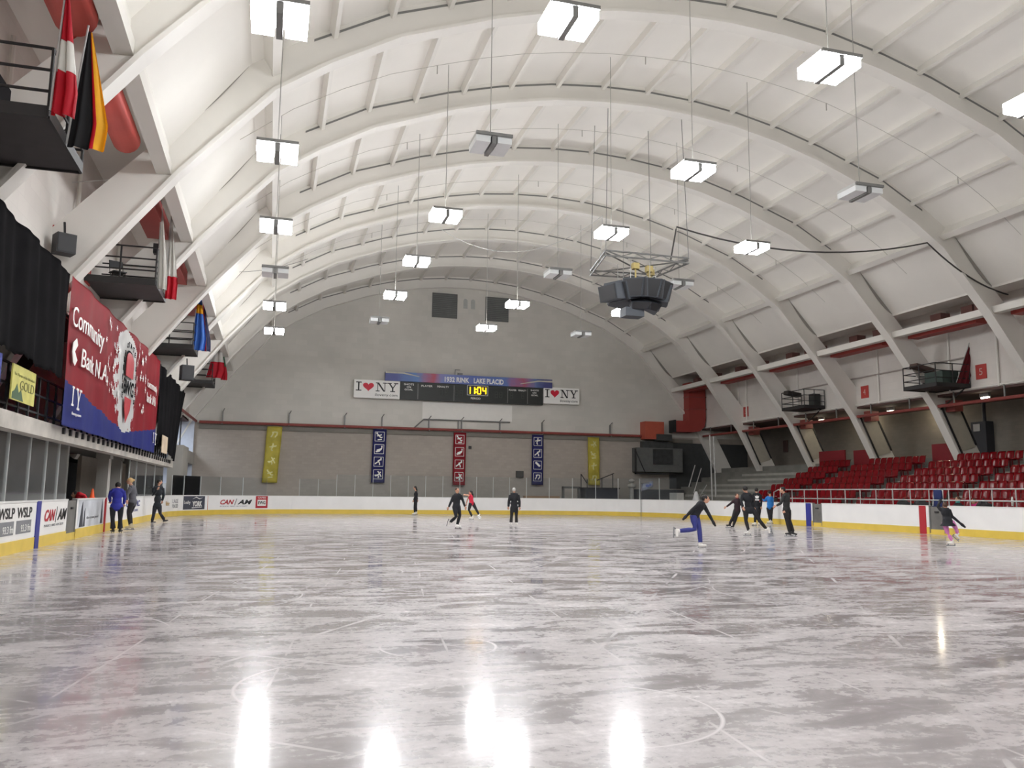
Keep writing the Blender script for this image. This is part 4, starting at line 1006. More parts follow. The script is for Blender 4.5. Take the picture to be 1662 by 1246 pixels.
# ------------------------------------------------------------------ seating side wall
XW = XC + WALLX
pr = thing('side_pipe', 'long red sprinkler pipe running along under the seating side wall', 'pipe', (0, 0, 0))
bm = NB(); tube(bm, [(XW - .1, 20, 6.28), (XW - .1, 60.4, 6.28)], .09, 8); obj('pipe', bm, PIPERED, pr)
for y in [22 + 3.1 * k for k in range(13)]:
    bm = NB(); bx2(bm, (XW - .12, y - .03, 6.25), (XW - .06, y + .03, 6.95)); obj('hanger', bm, GREY, pr)
bm = NB(); tube(bm, [(XW - .05, 20, 6.98), (XW - .05, 60.4, 6.98)], .06, 8); tag(obj('side_conduit', bm, WHITE), 'white conduit along the bottom edge of the seating side upper wall', 'pipe')
for y, lb in ((RIBS[4], 'beside the dark wall unit'), (RIBS[5], 'in the middle of the seating side'), (RIBS[6], 'below the left dark platform'), (RIBS[7], 'nearest the far corner')):
    bm = NB(); bx2(bm, (34.25, y - .75, 6.02), (34.8, y - .25, 6.6)); bx2(bm, (34.2, y - .8, 6.0), (34.3, y - .2, 6.62))
    tag(obj('red_box', bm, PIPERED), f'small red box on the side pipe, {lb}', 'box', 'red boxes on the side pipe')
# second red duct behind the eaves beam, both sides
for s, lb in ((1, 'seating'), (-1, 'gallery')):
    bm = NB()
    for y0 in [RIBS[i] for i in range(8 if s > 0 else 7)][0 if s > 0 else 2:]:
        bx2(bm, (XC + s * 17.75, y0 + 1.5, 9.75), (XC + s * 18.4, min(y0 + 5.9, 59.6), 10.3))
    tag(obj('eaves_duct', bm, DUCTRED), f'red duct running behind the white eaves beam on the {lb} side', 'duct')['kind'] = 'stuff'
    if s < 0: continue
    bm = NB()
    for y0 in [RIBS[i] for i in range(8)]:
        for f in (1.6, 2.4, 4.4):
            bx2(bm, (XC + s * 18.5, y0 + f, 10.1), (XC + s * 19.1, y0 + f + .7, 10.9))
    tag(obj('eaves_clutter', bm, mat('clutter', (120, 84, 78), .8)), f'dusty boxes and pipes in the slot above the {lb} side beam', 'clutter', kind='stuff')
# pilasters, drain pipes, section signs
for y, w_, lb in ((55.5, 1.0, 'beside section sign 3'),):
    bm = NB(); bx2(bm, (XW - .12, y - w_ / 2, ZB), (XW + .02, y + w_ / 2, 11.2)); tag(obj('pilaster', bm, WHITE), 'white pilaster on the seating side wall ' + lb, 'pilaster')
for y, lb in ((53.9, 'left of the left dark platform'), (47.6, 'behind the left dark platform'), (39.9, 'right of section sign 4'), (34.6, 'behind the right dark platform'), (31.6, 'right of section sign 5')):
    bm = NB(); tube(bm, [(XW - .08, y, ZB), (XW - .08, y, 11.2)], .06, 8); tag(obj('drain_pipe', bm, WHITE), 'white vertical pipe on the seating side wall ' + lb, 'pipe', 'vertical wall pipes')
bm = NB(); tube(bm, [(XW - .1, 33.5, 8.6), (XW - .1, 47, 8.6)], .045, 6); tag(obj('wall_conduit', bm, mat('conduit_dusk', (170, 162, 156), .6)), 'thin horizontal pipe on the upper seating side wall', 'pipe')
fR = Fr((XW - .02, 0, 0), (0, -1, 0))
for (ch, px, py) in (('5', 1593, 603), ('4', 1404, 636), ('3', 1211, 668)):
    p = onX(px, py, XW)
    t = thing('section_sign', f'small red square sign with number {ch} on the upper side wall', 'sign', (0, 0, 0), group='red section number signs')
    s = .32
    bm = NB(); bx2(bm, (XW - .04, p.y - s, p.z - s * 1.15), (XW, p.y + s, p.z + s * 1.15)); obj('plate', bm, mat('plate_red', (176, 60, 54), .6), t)
    lettering('lettering', ch, fR, -p.y - .1, p.z - .17, -p.y + .1, p.z + .17, mat('number_white', (200, 170, 160), .6), t, .025, .006, 0)
# dark wall unit with hose on the lower wall
du = thing('wall_unit', 'dark loudspeaker shaped unit with pipe on the lower side wall, right', 'machine', (0, 0, 0))
p = onX(1597, 710, 38.0)
bm = NB(); bx(bm, (p.x, p.y, p.z), (.7, 1.0, 1.75)); obj('body', bm, mat('unit_dark', (56, 58, 64), .6), du)
bm = NB(); bx(bm, (p.x - .36, p.y + .1, p.z + .55), (.03, .45, .4)); obj('label_plate', bm, LGREY, du)
bm = NB(); tube(bm, [(p.x - .1, p.y - .2, p.z + .8), (p.x - .1, p.y - .2, p.z + 1.5), (p.x - .1, p.y - .25, p.z + 2.3)], .1, 8); obj('riser_pipe', bm, mat('unit_dark', (56, 58, 64)), du); bm = NB(); tube(bm, [(p.x, p.y + .5, p.z + .2), (p.x, p.y + 1.0, p.z + .25), (p.x, p.y + 1.05, p.z - .8)], .04, 6); obj('hose', bm, mat('unit_dark', (56, 58, 64)), du)
bm = NB(); p = onX(1275, 724, 38.1); bx(bm, p, (.1, .5, .9)); tag(obj('wall_cabinet', bm, mat('cab_brown', (92, 70, 66), .7)), 'small dark brown cabinet on the lower wall between the left legs', 'cabinet')

# ------------------------------------------------------------------ bleachers
RX0, RUN, RISE, Z0, NR = 28.0, .92, .385, .62, 7
bm = NB()
for r in range(NR + 2):
    bx2(bm, (RX0 + RUN * r, 8, 0), (RX0 + RUN * (r + 1) if r < NR + 1 else 38.2, 60.5 if r < 7 else 60.5, Z0 + RISE * r))
bx2(bm, (27.0, 8, 0), (28.0, 56, .5))
struct('floor_bleachers', bm, CONC)
bm = NB(); bx2(bm, (26.85, 8, .04), (27.0, 50, .95)); struct('trim_bleacher_front', bm, CONCD)
# aisle steps
for y, lb in ((36.55, 'left'), (30.6, 'right'), (42.7, 'leftmost')):
    bm = NB()
    for r in range(NR + 1):
        bx2(bm, (RX0 + RUN * r - .42, y - .4, Z0 + RISE * (r - 1)), (RX0 + RUN * r, y + .4, Z0 + RISE * (r - .5)))
    o = tag(obj('aisle_steps', bm, CONCP), f'pale concrete steps in the {lb} aisle between the red seats', 'steps', 'aisle steps')
# bare concrete steps with slabs beyond the seats
for r in range(NR):
    bm = NB(); bx2(bm, (RX0 + RUN * r + .05, 47.2, Z0 + RISE * r), (RX0 + RUN * r + .4, 57.5 - r * .5, Z0 + RISE * r + .16))
    tag(obj('concrete_bench', bm, mat('bench_conc', (158, 156, 148), .85, var=.1, scale=2)), f'bare grey concrete bench step, {num[r]} from the bottom, left of the red seats', 'bench', 'bare concrete bench steps')
bm = NB(); bx2(bm, (26.9, 57.8, .04), (30.5, 59.4, 1.9)); tag(obj('equipment_crate', bm, mat('crate_dark', (64, 66, 68), .8, var=.2)), 'dark crates stacked behind the far right corner boards', 'crate')
def seat_proto():
    t = thing('arena_seat', 'x', 'seat', (0, 0, 0), 0, 'red plastic arena seats')
    bm = NB()   # faces -X; pan with a dished profile
    g = []
    for i in range(6):
        u = i / 5
        row = []
        for j in range(5):
            v = j / 4 - .5
            row.append(bm.verts.new((-.2 + u * .38, v * .46, .42 + .03 * (2 * v) ** 2 * 2 - (.03 * math.sin(u * PI)) + (.03 if u == 0 else 0))))
        g.append(row)
    for i in range(5):
        for j in range(4): bm.faces.new((g[i][j], g[i][j + 1], g[i + 1][j + 1], g[i + 1][j])).smooth = True
    bmesh.ops.solidify(bm, geom=bm.faces[:], thickness=.03); obj('seat', bm, SEAT, t)
    bm = NB(); g = []
    for i in range(8):
        u = i / 7
        row = []
        for j in range(6):
            v = j / 5 - .5
            zz = .46 + u * .4; wd = .475 - .05 * max(0, u - .75) / .25
            xx = .2 + u * .09 + .05 * (1 - (2 * v) ** 2) + (.07 * ((u - .82) / .18) ** 2 if u > .82 else 0)
            row.append(bm.verts.new((xx, v * wd, zz)))
        g.append(row)
    for i in range(7):
        for j in range(5): bm.faces.new((g[i][j], g[i + 1][j], g[i + 1][j + 1], g[i][j + 1])).smooth = True
    bmesh.ops.solidify(bm, geom=bm.faces[:], thickness=.03); obj('backrest', bm, SEAT, t)
    bm = NB(); bx2(bm, (-.02, -.2, .0), (.04, -.16, .4)); bx2(bm, (-.02, .16, .0), (.04, .2, .4)); bx2(bm, (-.12, -.2, .36), (.22, -.17, .41)); bx2(bm, (-.12, .17, .36), (.22, .2, .41)); obj('leg_frame', bm, SEATD, t)
    return t
blocks = [('leftmost', 46.3, 43.3), ('second', 42.15, 37.15), ('third', 36.0, 31.1), ('rightmost', 30.1, 22.9)]
rown = ['front row', 'second row', 'third row', 'fourth row', 'fifth row', 'sixth row', 'top row']
proto = seat_proto(); first = True
for r in range(NR):
    X = RX0 + RUN * r + .5
    for (bn_, ya, yb) in blocks:
        n_ = int(round((ya - yb) / .5))
        for k in range(n_):
            y = ya - .25 - k * .5
            if bn_ == 'rightmost':
                # outside the frame on the right
                v = ROT.transposed() @ (Vector((X, y, 1.5)) - EYE)
                if CX + FPX * v.x / -v.z > 1685: continue
            if r == 6 and (abs(y - RIBS[4]) < .5 or abs(y - RIBS[5]) < .5): continue
            lab = f'red plastic seat, {rown[r]}, {bn_} seating block, {num[k]} from its left end'
            loc = (X, y, Z0 + RISE * r)
            if first: proto.location = loc; proto['label'] = lab; first = False
            else: dup(proto, loc, None, lab)
# red panels above the top row
for (px0, px1, py0, lb) in ((1329, 1371, 733, 'left of the second leg'), (1385, 1412, 731, 'just left of the middle leg'), (1512, 1546, 721, 'left of the rightmost leg')):
    a = onX(px0, py0, 35.0); b = onX(px1, py0, 35.0)
    bm = NB(); bx2(bm, (35.0, b.y, 3.1), (35.08, a.y, a.z)); tag(obj('seating_barrier', bm, mat('panel_red', (120, 20, 30), .6)), 'dark red barrier behind the top seat row, ' + lb, 'panel', 'red panels behind the seats')
# front railing
ra = thing('front_railing', 'long grey pipe railing in front of the red seats', 'railing', (0, 0, 0))
for z in (1.84, 1.38):
    bm = NB(); tube(bm, [(27.0, 14, z), (27.0, 40.2, z)], .028, 8); obj('rail', bm, LGREY, ra)
bm = NB(); tube(bm, [(27.0, 40.2, 1.84), (27.0, 40.6, 1.7), (27.0, 40.7, .9)], .028, 8); obj('end_bend', bm, LGREY, ra)
k = 0; y = 40.0
while y > 22:
    bm = NB(); tube(bm, [(27.0, y, .9), (27.0, y, 1.84)], .024, 8); obj('post', bm, LGREY, ra); y -= 1.08
# railings and poles in the bare far section
for (a, b, lb) in (((1152, 706), (1155, 775), 'left'), ((1158, 708), (1161, 775), 'right')):
    p, q = onY(*a, 52), onY(*b, 52)
    bm = NB(); tube(bm, [p, (p.x + .1, 52, .8)], .045, 8); tag(obj('white_pole', bm, LGREY), f'tall thin white pole on the bare concrete steps, {lb} one', 'pole', 'white poles on the steps')
rb = thing('stair_railing', 'grey slanting handrails on the concrete steps in the far right corner', 'railing', (0, 0, 0))
for (a, b) in (((1146, 800), (1118, 805)), ((1147, 787), (1132, 812)), ((1128, 755), (1118, 790)), ((1138, 760), (1126, 800))):
    p, q = onY(*a, 54), onY(*b, 52.5)
    bm = NB(); tube(bm, [p, q], .035, 6); obj('handrail', bm, LGREY, rb)
# things on the concrete by the corner
bm = NB(); p = onX(1095, 806, 27.6); bx2(bm, (27.5, p.y - .6, .5), (28.0, p.y + .6, 1.65)); tag(obj('white_box', bm, mat('box_white', (186, 186, 180), .6)), 'pale box behind the boards left of the skater in blue leggings', 'box')
p = onX(1130, 805, 27.5); bm = NB(); bmesh.ops.create_cone(bm, segments=10, radius1=.4, radius2=.08, depth=1.0, cap_ends=True, matrix=Matrix.Translation((27.5, p.y, 1.25))); tag(obj('covered_heap', bm, mat('heap_white', (206, 206, 204), .7)), 'small white cone shaped heap behind the right boards', 'heap')

# ------------------------------------------------------------------ hanging camera platforms
RAILM = mat('platform_black', (38, 36, 36), .6, var=.12)
def platform(x0, x1, y0, y1, z, label, mir=1, chair=False, speaker=False, green=False):
    t = thing('camera_platform', label, 'platform', (0, 0, 0), 0, 'black hanging platforms')
    bm = NB(); bx2(bm, (x0, y0, z), (x1, y1, z + .05)); obj('deck', bm, mat('platform_floor', (58, 54, 54), .7, var=.1), t)
    bm = NB(); bx2(bm, (x0, y0 - .04, z - .04), (x1, y0, z + .16)); bx2(bm, (x0, y1, z - .04), (x1, y1 + .04, z + .16)); bx2(bm, (x1 - .02, y0, z - .04), (x1 + .03, y1, z + .16)); bx2(bm, (x0 - .03, y0, z - .04), (x0 + .02, y1, z + .16)); obj('edge_beam', bm, RAILM, t)
    xi, xo = (x1, x0) if mir > 0 else (x0, x1)
    for zz in (.42, .78, 1.15):
        for (a, b) in (((x0, y0), (x1, y0)), ((xi, y0), (xi, y1)), ((x0, y1), (x1, y1))):
            bm = NB(); tube(bm, [(a[0], a[1], z + zz), (b[0], b[1], z + zz)], .025, 6); obj('rail', bm, RAILM, t)
    for (x, y) in ((x0, y0), ((x0 + x1) / 2, y0), (x1, y0), (xi, (y0 + y1) / 2), (x0, y1), (x1, y1)):
        bm = NB(); tube(bm, [(x, y, z), (x, y, z + 1.15)], .028, 6); obj('post', bm, RAILM, t)
    # brace under the deck to the arch
    bm = NB(); tube(bm, [(xo, y0 + .3, z), (xo + (-.2 if mir > 0 else .2), y1, z - .9)], .04, 6); obj('brace', bm, RAILM, t)
    return t
LZ = 7.7
for i, (k, lb) in enumerate(((1, 'at the top left, seen from below'), (3, 'with a chair, hung above the red banner'), (5, 'above the right end of the red banner'), (7, 'beyond the black curtain'))):
    y1 = RIBS[k] - .15
    if k == 7: y1 = RIBS[k] - .15
    platform(-5.75, -3.72, y1 - 2.4, y1, (7.37, 7.7, 7.85, 7.85)[i], 'black railed platform ' + lb)
platform(32.2, 33.7, 44.8, 47.2, 7.1, 'black railed platform on the seating side, nearer the far wall', -1)
platform(31.6, 33.7, 33.3, 35.5, 7.05, 'black railed platform on the seating side with dark red flag', -1)
# folding chair on the second platform
ch = thing('folding_chair', 'dark folding chair standing on the left platform above the banner', 'chair', (-4.95, 27.7, LZ + .05), R(-60))
bm = NB(); bx(bm, (0, 0, .45), (.42, .4, .03)); obj('seat', bm, BLACK, ch)
bm = NB(); bx(bm, (-.2, 0, .75), (.03, .4, .22)); obj('backrest', bm, BLACK, ch)
for s in (-1, 1):
    bm = NB(); tube(bm, [(-.22, s * .2, .86), (-.1, s * .2, .45), (.2, s * .2, 0)], .015, 6); obj('leg', bm, BLACK, ch)
    bm = NB(); tube(bm, [(.15, s * .18, .45), (-.2, s * .18, 0)], .015, 6); obj('leg', bm, BLACK, ch)
def speaker_box(loc, rz, size, label, name='loudspeaker', cat='speaker', tilt=0, group=None):
    t = thing(name, label, cat, loc, rz, group)
    bm = NB(); bx(bm, (0, 0, 0), size, rot=Matrix.Rotation(tilt, 3, 'X')); obj('cabinet', bm, mat('speaker_dark', (54, 54, 56), .6), t)
    bm = NB(); bx(bm, Matrix.Rotation(tilt, 3, 'X') @ Vector((0, -size[1] / 2 - .005, 0)), (size[0] * .9, .02, size[2] * .9), rot=Matrix.Rotation(tilt, 3, 'X')); obj('grille', bm, BLACK, t)
    bm = NB(); tube(bm, [(0, 0, size[2] / 2), (0, .1, size[2] / 2 + .35)], .03, 6); obj('bracket', bm, BLACK, t)
    return t
speaker_box((-5.3, 22.5, 7.55), R(30), (.45, .4, .5), 'black loudspeaker fixed to the arch above the left black curtain')
speaker_box((-4.1, 41.4, 6.95), R(20), (.55, .5, .7), 'black loudspeaker hanging below the third left platform')
speaker_box((-3.75, 27.3, 8.95), R(0), (.3, .3, .3), 'small dark spotlight on the corner of the second left platform', 'spotlight', 'spotlight')
bm = NB(); bx(bm, (-5.1, 14.9, 7.37 + .5), (.9, 1.0, .8)); tag(obj('covered_camera', bm, DARKCLOTH), 'black covered bundle on the top left platform', 'equipment')
bm = NB(); bx(bm, (32.9, 34.3, 7.5), (1.0, 1.2, .8)); tag(obj('green_crate', bm, mat('crate_green', (66, 80, 74), .7)), 'dull green crate on the right hand platform', 'crate')
bm = NB(); bx(bm, (32.3, 34.9, 8.15), (1.2, .5, .22), rot=Matrix.Rotation(R(12), 3, 'Y')); tag(obj('brown_roll', bm, mat('roll_brown', (84, 66, 60), .8)), 'brown rolled sheet resting on the right platform railing', 'roll')
bm = NB(); bx(bm, (32.6, 46.6, 8.15), (1.0, .5, .25), rot=Matrix.Rotation(R(8), 3, 'Y')); tag(obj('dark_roll', bm, mat('roll_dark', (52, 46, 44), .8)), 'dark rolled sheet resting on the farther right platform railing', 'roll')
bm = NB(); bx(bm, (33.4, 45.4, 7.6), (.5, .5, .9)); tag(obj('dark_crate', bm, mat('crate_dark2', (60, 62, 60), .8)), 'dark crate on the farther right platform', 'crate')

# ---- flags
def flag(x, y, z0, L, wd, cols, label, axis=0.0, fan=0.5, pole_lean=(0, 0), depth=.16, split=(.34, .67)):
    """a flag drooping from a raised pole: pleated, narrow at the top"""
    t = thing('national_flag', label, 'flag', (x, y, z0), 0, 'flags on the hanging platforms')
    bm = NB(); tube(bm, [(0, 0, .05), (pole_lean[0], pole_lean[1], L + .1)], .018, 6); obj('pole', bm, LGREY, t)
    def piece(a, b, vert, nm, m):
        bm = NB(); g = []
        n_, h_ = 16, 14
        for i in range(n_ + 1):
            row = []
            for j in range(h_ + 1):
                u = i / n_; v = j / h_
                if vert: uu, vv = a + (b - a) * u, v
                else: uu, vv = u, a + (b - a) * v
                s = .12 + .88 * min(1, vv * 1.25)
                zz = L * (1 - vv) - uu * L * .12 * fan
                px = pole_lean[0] * (1 - vv); py = pole_lean[1] * (1 - vv)
                xx = px + math.cos(axis) * uu * wd * s + depth * .5 * math.sin(uu * 17) * s * math.sin(axis + 1.2)
                yy = py + math.sin(axis) * uu * wd * s + depth * math.sin(uu * 15 + vv) * s
                row.append(bm.verts.new((xx, yy, zz)))
            g.append(row)
        for i in range(n_):
            for j in range(h_): bm.faces.new((g[i][j], g[i + 1][j], g[i + 1][j + 1], g[i][j + 1])).smooth = True
        bmesh.ops.solidify(bm, geom=bm.faces[:], thickness=.01); return obj(nm, bm, m, t)
    vert, parts = cols
    for (a, b, m) in parts: piece(a, b, vert, 'cloth', m)
    return t
FR_ = mat('flag_red', (206, 30, 52), .7, var=.08); FW_ = mat('flag_white', (232, 230, 224), .7, var=.03); FK = mat('flag_black', (44, 44, 46), .8)
FY = mat('flag_gold', (238, 184, 36), .7, var=.06); FB = mat('flag_blue', (74, 126, 206), .7, var=.06); FG = mat('flag_green', (26, 98, 66), .7); FN = mat('flag_navy', (44, 46, 84), .7)
def pflag(top, bot, Y, wd, cols, label, fan=.15, depth=.06, back=0.0):
    a, b = onY(*top, Y), onY(*bot, Y)
    return flag(b.x - back, Y, b.z, a.z - b.z, wd, cols, label, 0.0, fan, (a.x - b.x + back, 0), depth)
pflag((108, -20), (92, 185), 14.0, .36, (False, [(0, .42, FR_), (.42, .66, FW_), (.66, 1, FR_)]), 'red flag with white band drooping at the top left platform', .1, .08, .1)
pflag((143, 50), (118, 238), 15.2, .62, (True, [(0, .6, FK), (.6, .7, FR_), (.7, 1, FY)]), 'black, red and gold flag drooping at the top left platform', .1, .05, .1)
pflag((262, 330), (258, 468), 27.0, .28, (True, [(0, 1, FW_)]), 'plain white drooping flag beside the spotlight on second platform', .1, .06, .05)
pflag((278, 355), (269, 484), 28.9, .4, (False, [(0, .72, FW_), (.72, 1, FR_)]), 'white flag with red lower band on second left platform', .1, .06, .05)
pflag((323, 465), (314, 567), 39.9, .62, (False, [(0, .28, FB), (.28, .42, FY), (.42, 1, FB)]), 'light blue flag with yellow cross on third left platform', .15, .08, .1)
pflag((329, 485), (327, 569), 41.3, .42, (True, [(0, .2, FN), (.2, .34, FW_), (.34, .52, FR_), (.52, .66, FW_), (.66, 1, FN)]), 'navy, white and red crossed flag on third left platform', .1, .1)
pflag((354, 545), (337, 612), 52.6, 1.0, (False, [(0, .3, FG), (.3, .62, FW_), (.62, 1, FR_)]), 'green, white and red flag, left one on the farthest platform', .1, .08, .1)
pflag((360, 562), (358, 616), 54.0, .42, (False, [(0, .3, FW_), (.3, .6, FG), (.6, 1, FR_)]), 'white, green and red narrow flag, right one on the farthest platform', .1, .06)
pflag((1577, 548), (1555, 622), 33.3, .75, (True, [(0, 1, mat('flag_dark_red', (122, 36, 44), .8))]), 'dark red drooping flag on the right hand platform', .1, .05, .1)

# ---- speaker cluster over the ice
sc_ = thing('speaker_cluster', 'cluster of dark loudspeakers hung from a triangular truss over the ice', 'speakers', (14.45, 31.2, 9.75))
sc_.scale = (1.22, 1.22, 1.05)
SPK = mat('cluster_dark', (58, 62, 68), .6, var=.08)
def spk(a, r_, z, sz, tilt):
    a = R(a)
    rot = Matrix.Rotation(a, 3, 'Z') @ Matrix.Rotation(R(tilt), 3, 'X')
    bm = NB(); bx(bm, (r_ * math.sin(a), -r_ * math.cos(a), z), sz, rot=rot); o = obj('loudspeaker', bm, SPK, sc_)
    bm = NB(); c = Vector((r_ * math.sin(a), -r_ * math.cos(a), z)) + rot @ Vector((0, -sz[1] / 2 - .01, 0)); bx(bm, c, (sz[0] * .9, .02, sz[2] * .9), rot=rot); obj('grille', bm, BLACK, o)
for k, a in enumerate((-62, -28, 4, 36, 66, 110, 160, 205, 250)):
    spk(a, .78, .15 - (.1 if k in (0, 4) else 0), (.82, .62, .72), 14)
for a in (-15, 30, 75): spk(a, .48, -.42, (.66, .5, .3), 30)
spk(-70, 1.15, -.05, (.85, .5, .62), 10)
bm = NB(); bx(bm, (-.35, -.3, -.78), (.68, .5, .34)); o = obj('loudspeaker', bm, SPK, sc_)
bm = NB(); bx(bm, (0, 0, .55), (.9, .8, .3)); obj('top_box', bm, SPK, sc_)
# triangular truss
T = [(-1.55, -.9), (1.5, -.9), (1.2, 1.4), (-1.1, 1.6)]
bm = NB()
for i in range(4):
    a, b = T[i], T[(i + 1) % 4]
    for z in (1.25, 1.45): tube(bm, [(a[0], a[1], z), (b[0], b[1], z)], .035, 6)
    for k in range(6):
        f0, f1 = k / 6, (k + 1) / 6; z0_, z1_ = (1.25, 1.45) if k % 2 else (1.45, 1.25)
        tube(bm, [(a[0] + (b[0] - a[0]) * f0, a[1] + (b[1] - a[1]) * f0, z0_), (a[0] + (b[0] - a[0]) * f1, a[1] + (b[1] - a[1]) * f1, z1_)], .018, 5)
tube(bm, [(T[0][0], T[0][1], 1.35), (T[2][0], T[2][1], 1.35)], .03, 6); tube(bm, [(T[1][0], T[1][1], 1.35), (T[3][0], T[3][1], 1.35)], .03, 6)
obj('truss_frame', bm, GREY, sc_)
for (x, y) in ((-.25, -.4), (.35, -.2), (.6, .2)):
    bm = NB(); bx(bm, (x, y, 1.1), (.22, .2, .24)); tube(bm, [(x, y, 1.1), (x, y, .6)], .03, 6); obj('hoist', bm, mat('hoist_yellow', (196, 176, 112), .5), sc_)
for (x, y) in T:
    bm = NB(); tube(bm, [(x, y, 1.4), (x * .9, y * .9, 7.8)], .012, 5); obj('hanging_cable', bm, GREY, sc_)
for k in range(6):
    bm = NB(); x, y = .7 * math.cos(k), .6 * math.sin(k); tube(bm, [(x, y, .4), (x, y, 1.3)], .012, 5); obj('chain', bm, LGREY, sc_)
# cables
def cable(name, pts, r, m, label):
    bm = NB(); P_ = []
    for i in range(len(pts) - 1):
        a, b = Vector(pts[i][:3]), Vector(pts[i + 1][:3]); sag = pts[i][3] if len(pts[i]) > 3 else 0
        for k in range(12):
            f = k / 12; P_.append(a.lerp(b, f) - Vector((0, 0, sag * 4 * f * (1 - f))))
    P_.append(Vector(pts[-1][:3])); tube(bm, P_, r, 6)
    return tag(obj(name, bm, m), label, 'cable')
pa = onY(1088, 425, 31.2); pb = onY(1098, 368, 31.2); pc = onY(1505, 394, 29.0); pd_ = onY(1636, 478, 29.3)
cable('power_cable', [tuple(pa) + (0,), tuple(pb) + (.75,), tuple(pc) + (.35,), tuple(pd_)], .035, mat('cable_dark', (66, 64, 62), .7), 'thick dark cable sagging from the speaker truss to the seating side arch')
p1, p2, p3 = onY(716, 372, 35), onY(978, 350, 31.4), onY(974, 425, 31.2)
cable('white_wire', [tuple(p1) + (1.3,), tuple(p2) + (0,), tuple(p3)], .014, LGREY, 'thin pale wire sagging from mid roof to the speaker truss')
p1, p2, p3 = onY(45, 298, 24), onY(255, 284, 25.5), onY(300, 275, 28)
cable('guy_wire', [tuple(p1) + (.05,), tuple(p2)], .01, LGREY, 'thin pale guy wire stretched behind the top left arch')
p1, p2 = onY(355, 440, 42), onY(500, 420, 39.6)
cable('lamp_wire', [tuple(p1) + (.25,), tuple(p2)], .012, GREY, 'thin dark wire from the left arches to the leftmost lamp row')
p1, p2 = onY(190, 560, 50), onY(320, 455, 43)
cable('drop_cable', [tuple(p1) + (.6,), tuple(p2)], .025, GREY, 'dark cable drooping behind the third left platform')
# light wires running along the roof, parallel to the arches
for j, y in enumerate((26.1, 32.6, 38.9, 45.2)):
    pts = []
    for k in range(21):
        x = -15.5 + 31 * k / 20; pts.append((XC + x, y, interp(OUT, abs(x)) - .5))
    bm = NB(); tube(bm, pts, .009, 5)
    for k in (4, 9, 14, 18):
        x, yy, z = pts[k]; tube(bm, [(x, yy, z), (x, yy, z - .3)], .02, 5)
    tag(obj('sprinkler_line', bm, mat('wire_grey', (176, 172, 164), .6)), f'thin pipe with small drops across the roof, {num[j]} from the camera', 'pipe', 'thin pipes across the roof')
# big red duct behind the near left arches
rd = thing('branch_duct', 'large red duct with a side branch behind the top left arches', 'duct', (0, 0, 0))
DUCTL = mat('duct_left', (206, 84, 74), .6, var=.08, scale=1)
bm = NB(); tube(bm, [(-4.0, 10.6, 10.35), (-4.0, 16.4, 10.35)], .4, 20); o = obj('main_tube', bm, DUCTL, rd, True)
bm = NB(); tube(bm, [(-4.0, 17.0, 10.35), (-4.0, 22.2, 10.35)], .34, 20); o = obj('main_tube', bm, DUCTL, rd, True)
bm = NB(); tube(bm, [(-4.0, 18.6, 10.35), (-3.35, 18.75, 10.5)], .26, 16); o = obj('branch', bm, DUCTL, rd, True)
bm = NB(); tube(bm, [(-4.0, 13.6, 10.35), (-3.35, 13.75, 10.5)], .26, 16); o = obj('branch', bm, DUCTL, rd, True)
fi_ = Fr((XC - WALLX + .02, 0, 0), (0, 1, 0)); fi_.an = Vector((1, 0, 0))
for (ch, px, py) in (('1', 90, 395), ('2', 143, 440)):
    p = onX(px, py, XC - WALLX + .02)
    t = thing('section_sign', 'narrow red sign on the left upper wall ' + ('above the black curtain' if ch == '1' else 'beside the chair platform'), 'sign', (0, 0, 0), group='red section number signs')
    bm = NB(); bx2(bm, (XC - WALLX, p.y - .32, p.z - .4), (XC - WALLX + .04, p.y + .32, p.z + .4)); obj('plate', bm, mat('plate_red', (176, 60, 54)), t)
    lettering('lettering', ch, fi_, p.y - .1, p.z - .2, p.y + .1, p.z + .2, mat('number_white', (220, 190, 180), .6), t, .03, .006, .01)
for y, lb in ((18.4, 'nearest the camera'), (24.9, 'above the left end of the banner'), (31.2, 'behind the chair platform')):
    bm = NB(); tube(bm, [(XC - WALLX + .1, y, 6.3), (XC - WALLX + .1, y, 10.8)], .06, 8); tube(bm, [(XC - WALLX + .1, y, 8.6), (XC - WALLX + .1, y + 1.4, 8.9)], .04, 6)
    tag(obj('drain_pipe', bm, WHITE), 'white pipe on the left upper wall, ' + lb, 'pipe', 'vertical wall pipes')
bm = NB(); tube(bm, [(-5.4, 49, 6.2), (-5.2, 60.6, 6.2)], .09, 8); tag(obj('side_pipe', bm, PIPERED), 'red pipe along the left wall beyond the curtain', 'pipe')
# cone on the boards
cn = thing('traffic_cone', 'small orange cone standing on the left boards', 'cone', (XL - .1, 29.9, 1.17))
bm = NB(); bx(bm, (0, 0, .01), (.16, .2, .02)); obj('base', bm, mat('cone_orange', (244, 96, 44), .5), cn)
bm = NB(); tube(bm, [(0, 0, .02), (0, 0, .3)], [.075, .025], 12); obj('body', bm, mat('cone_orange', (244, 96, 44)), cn)

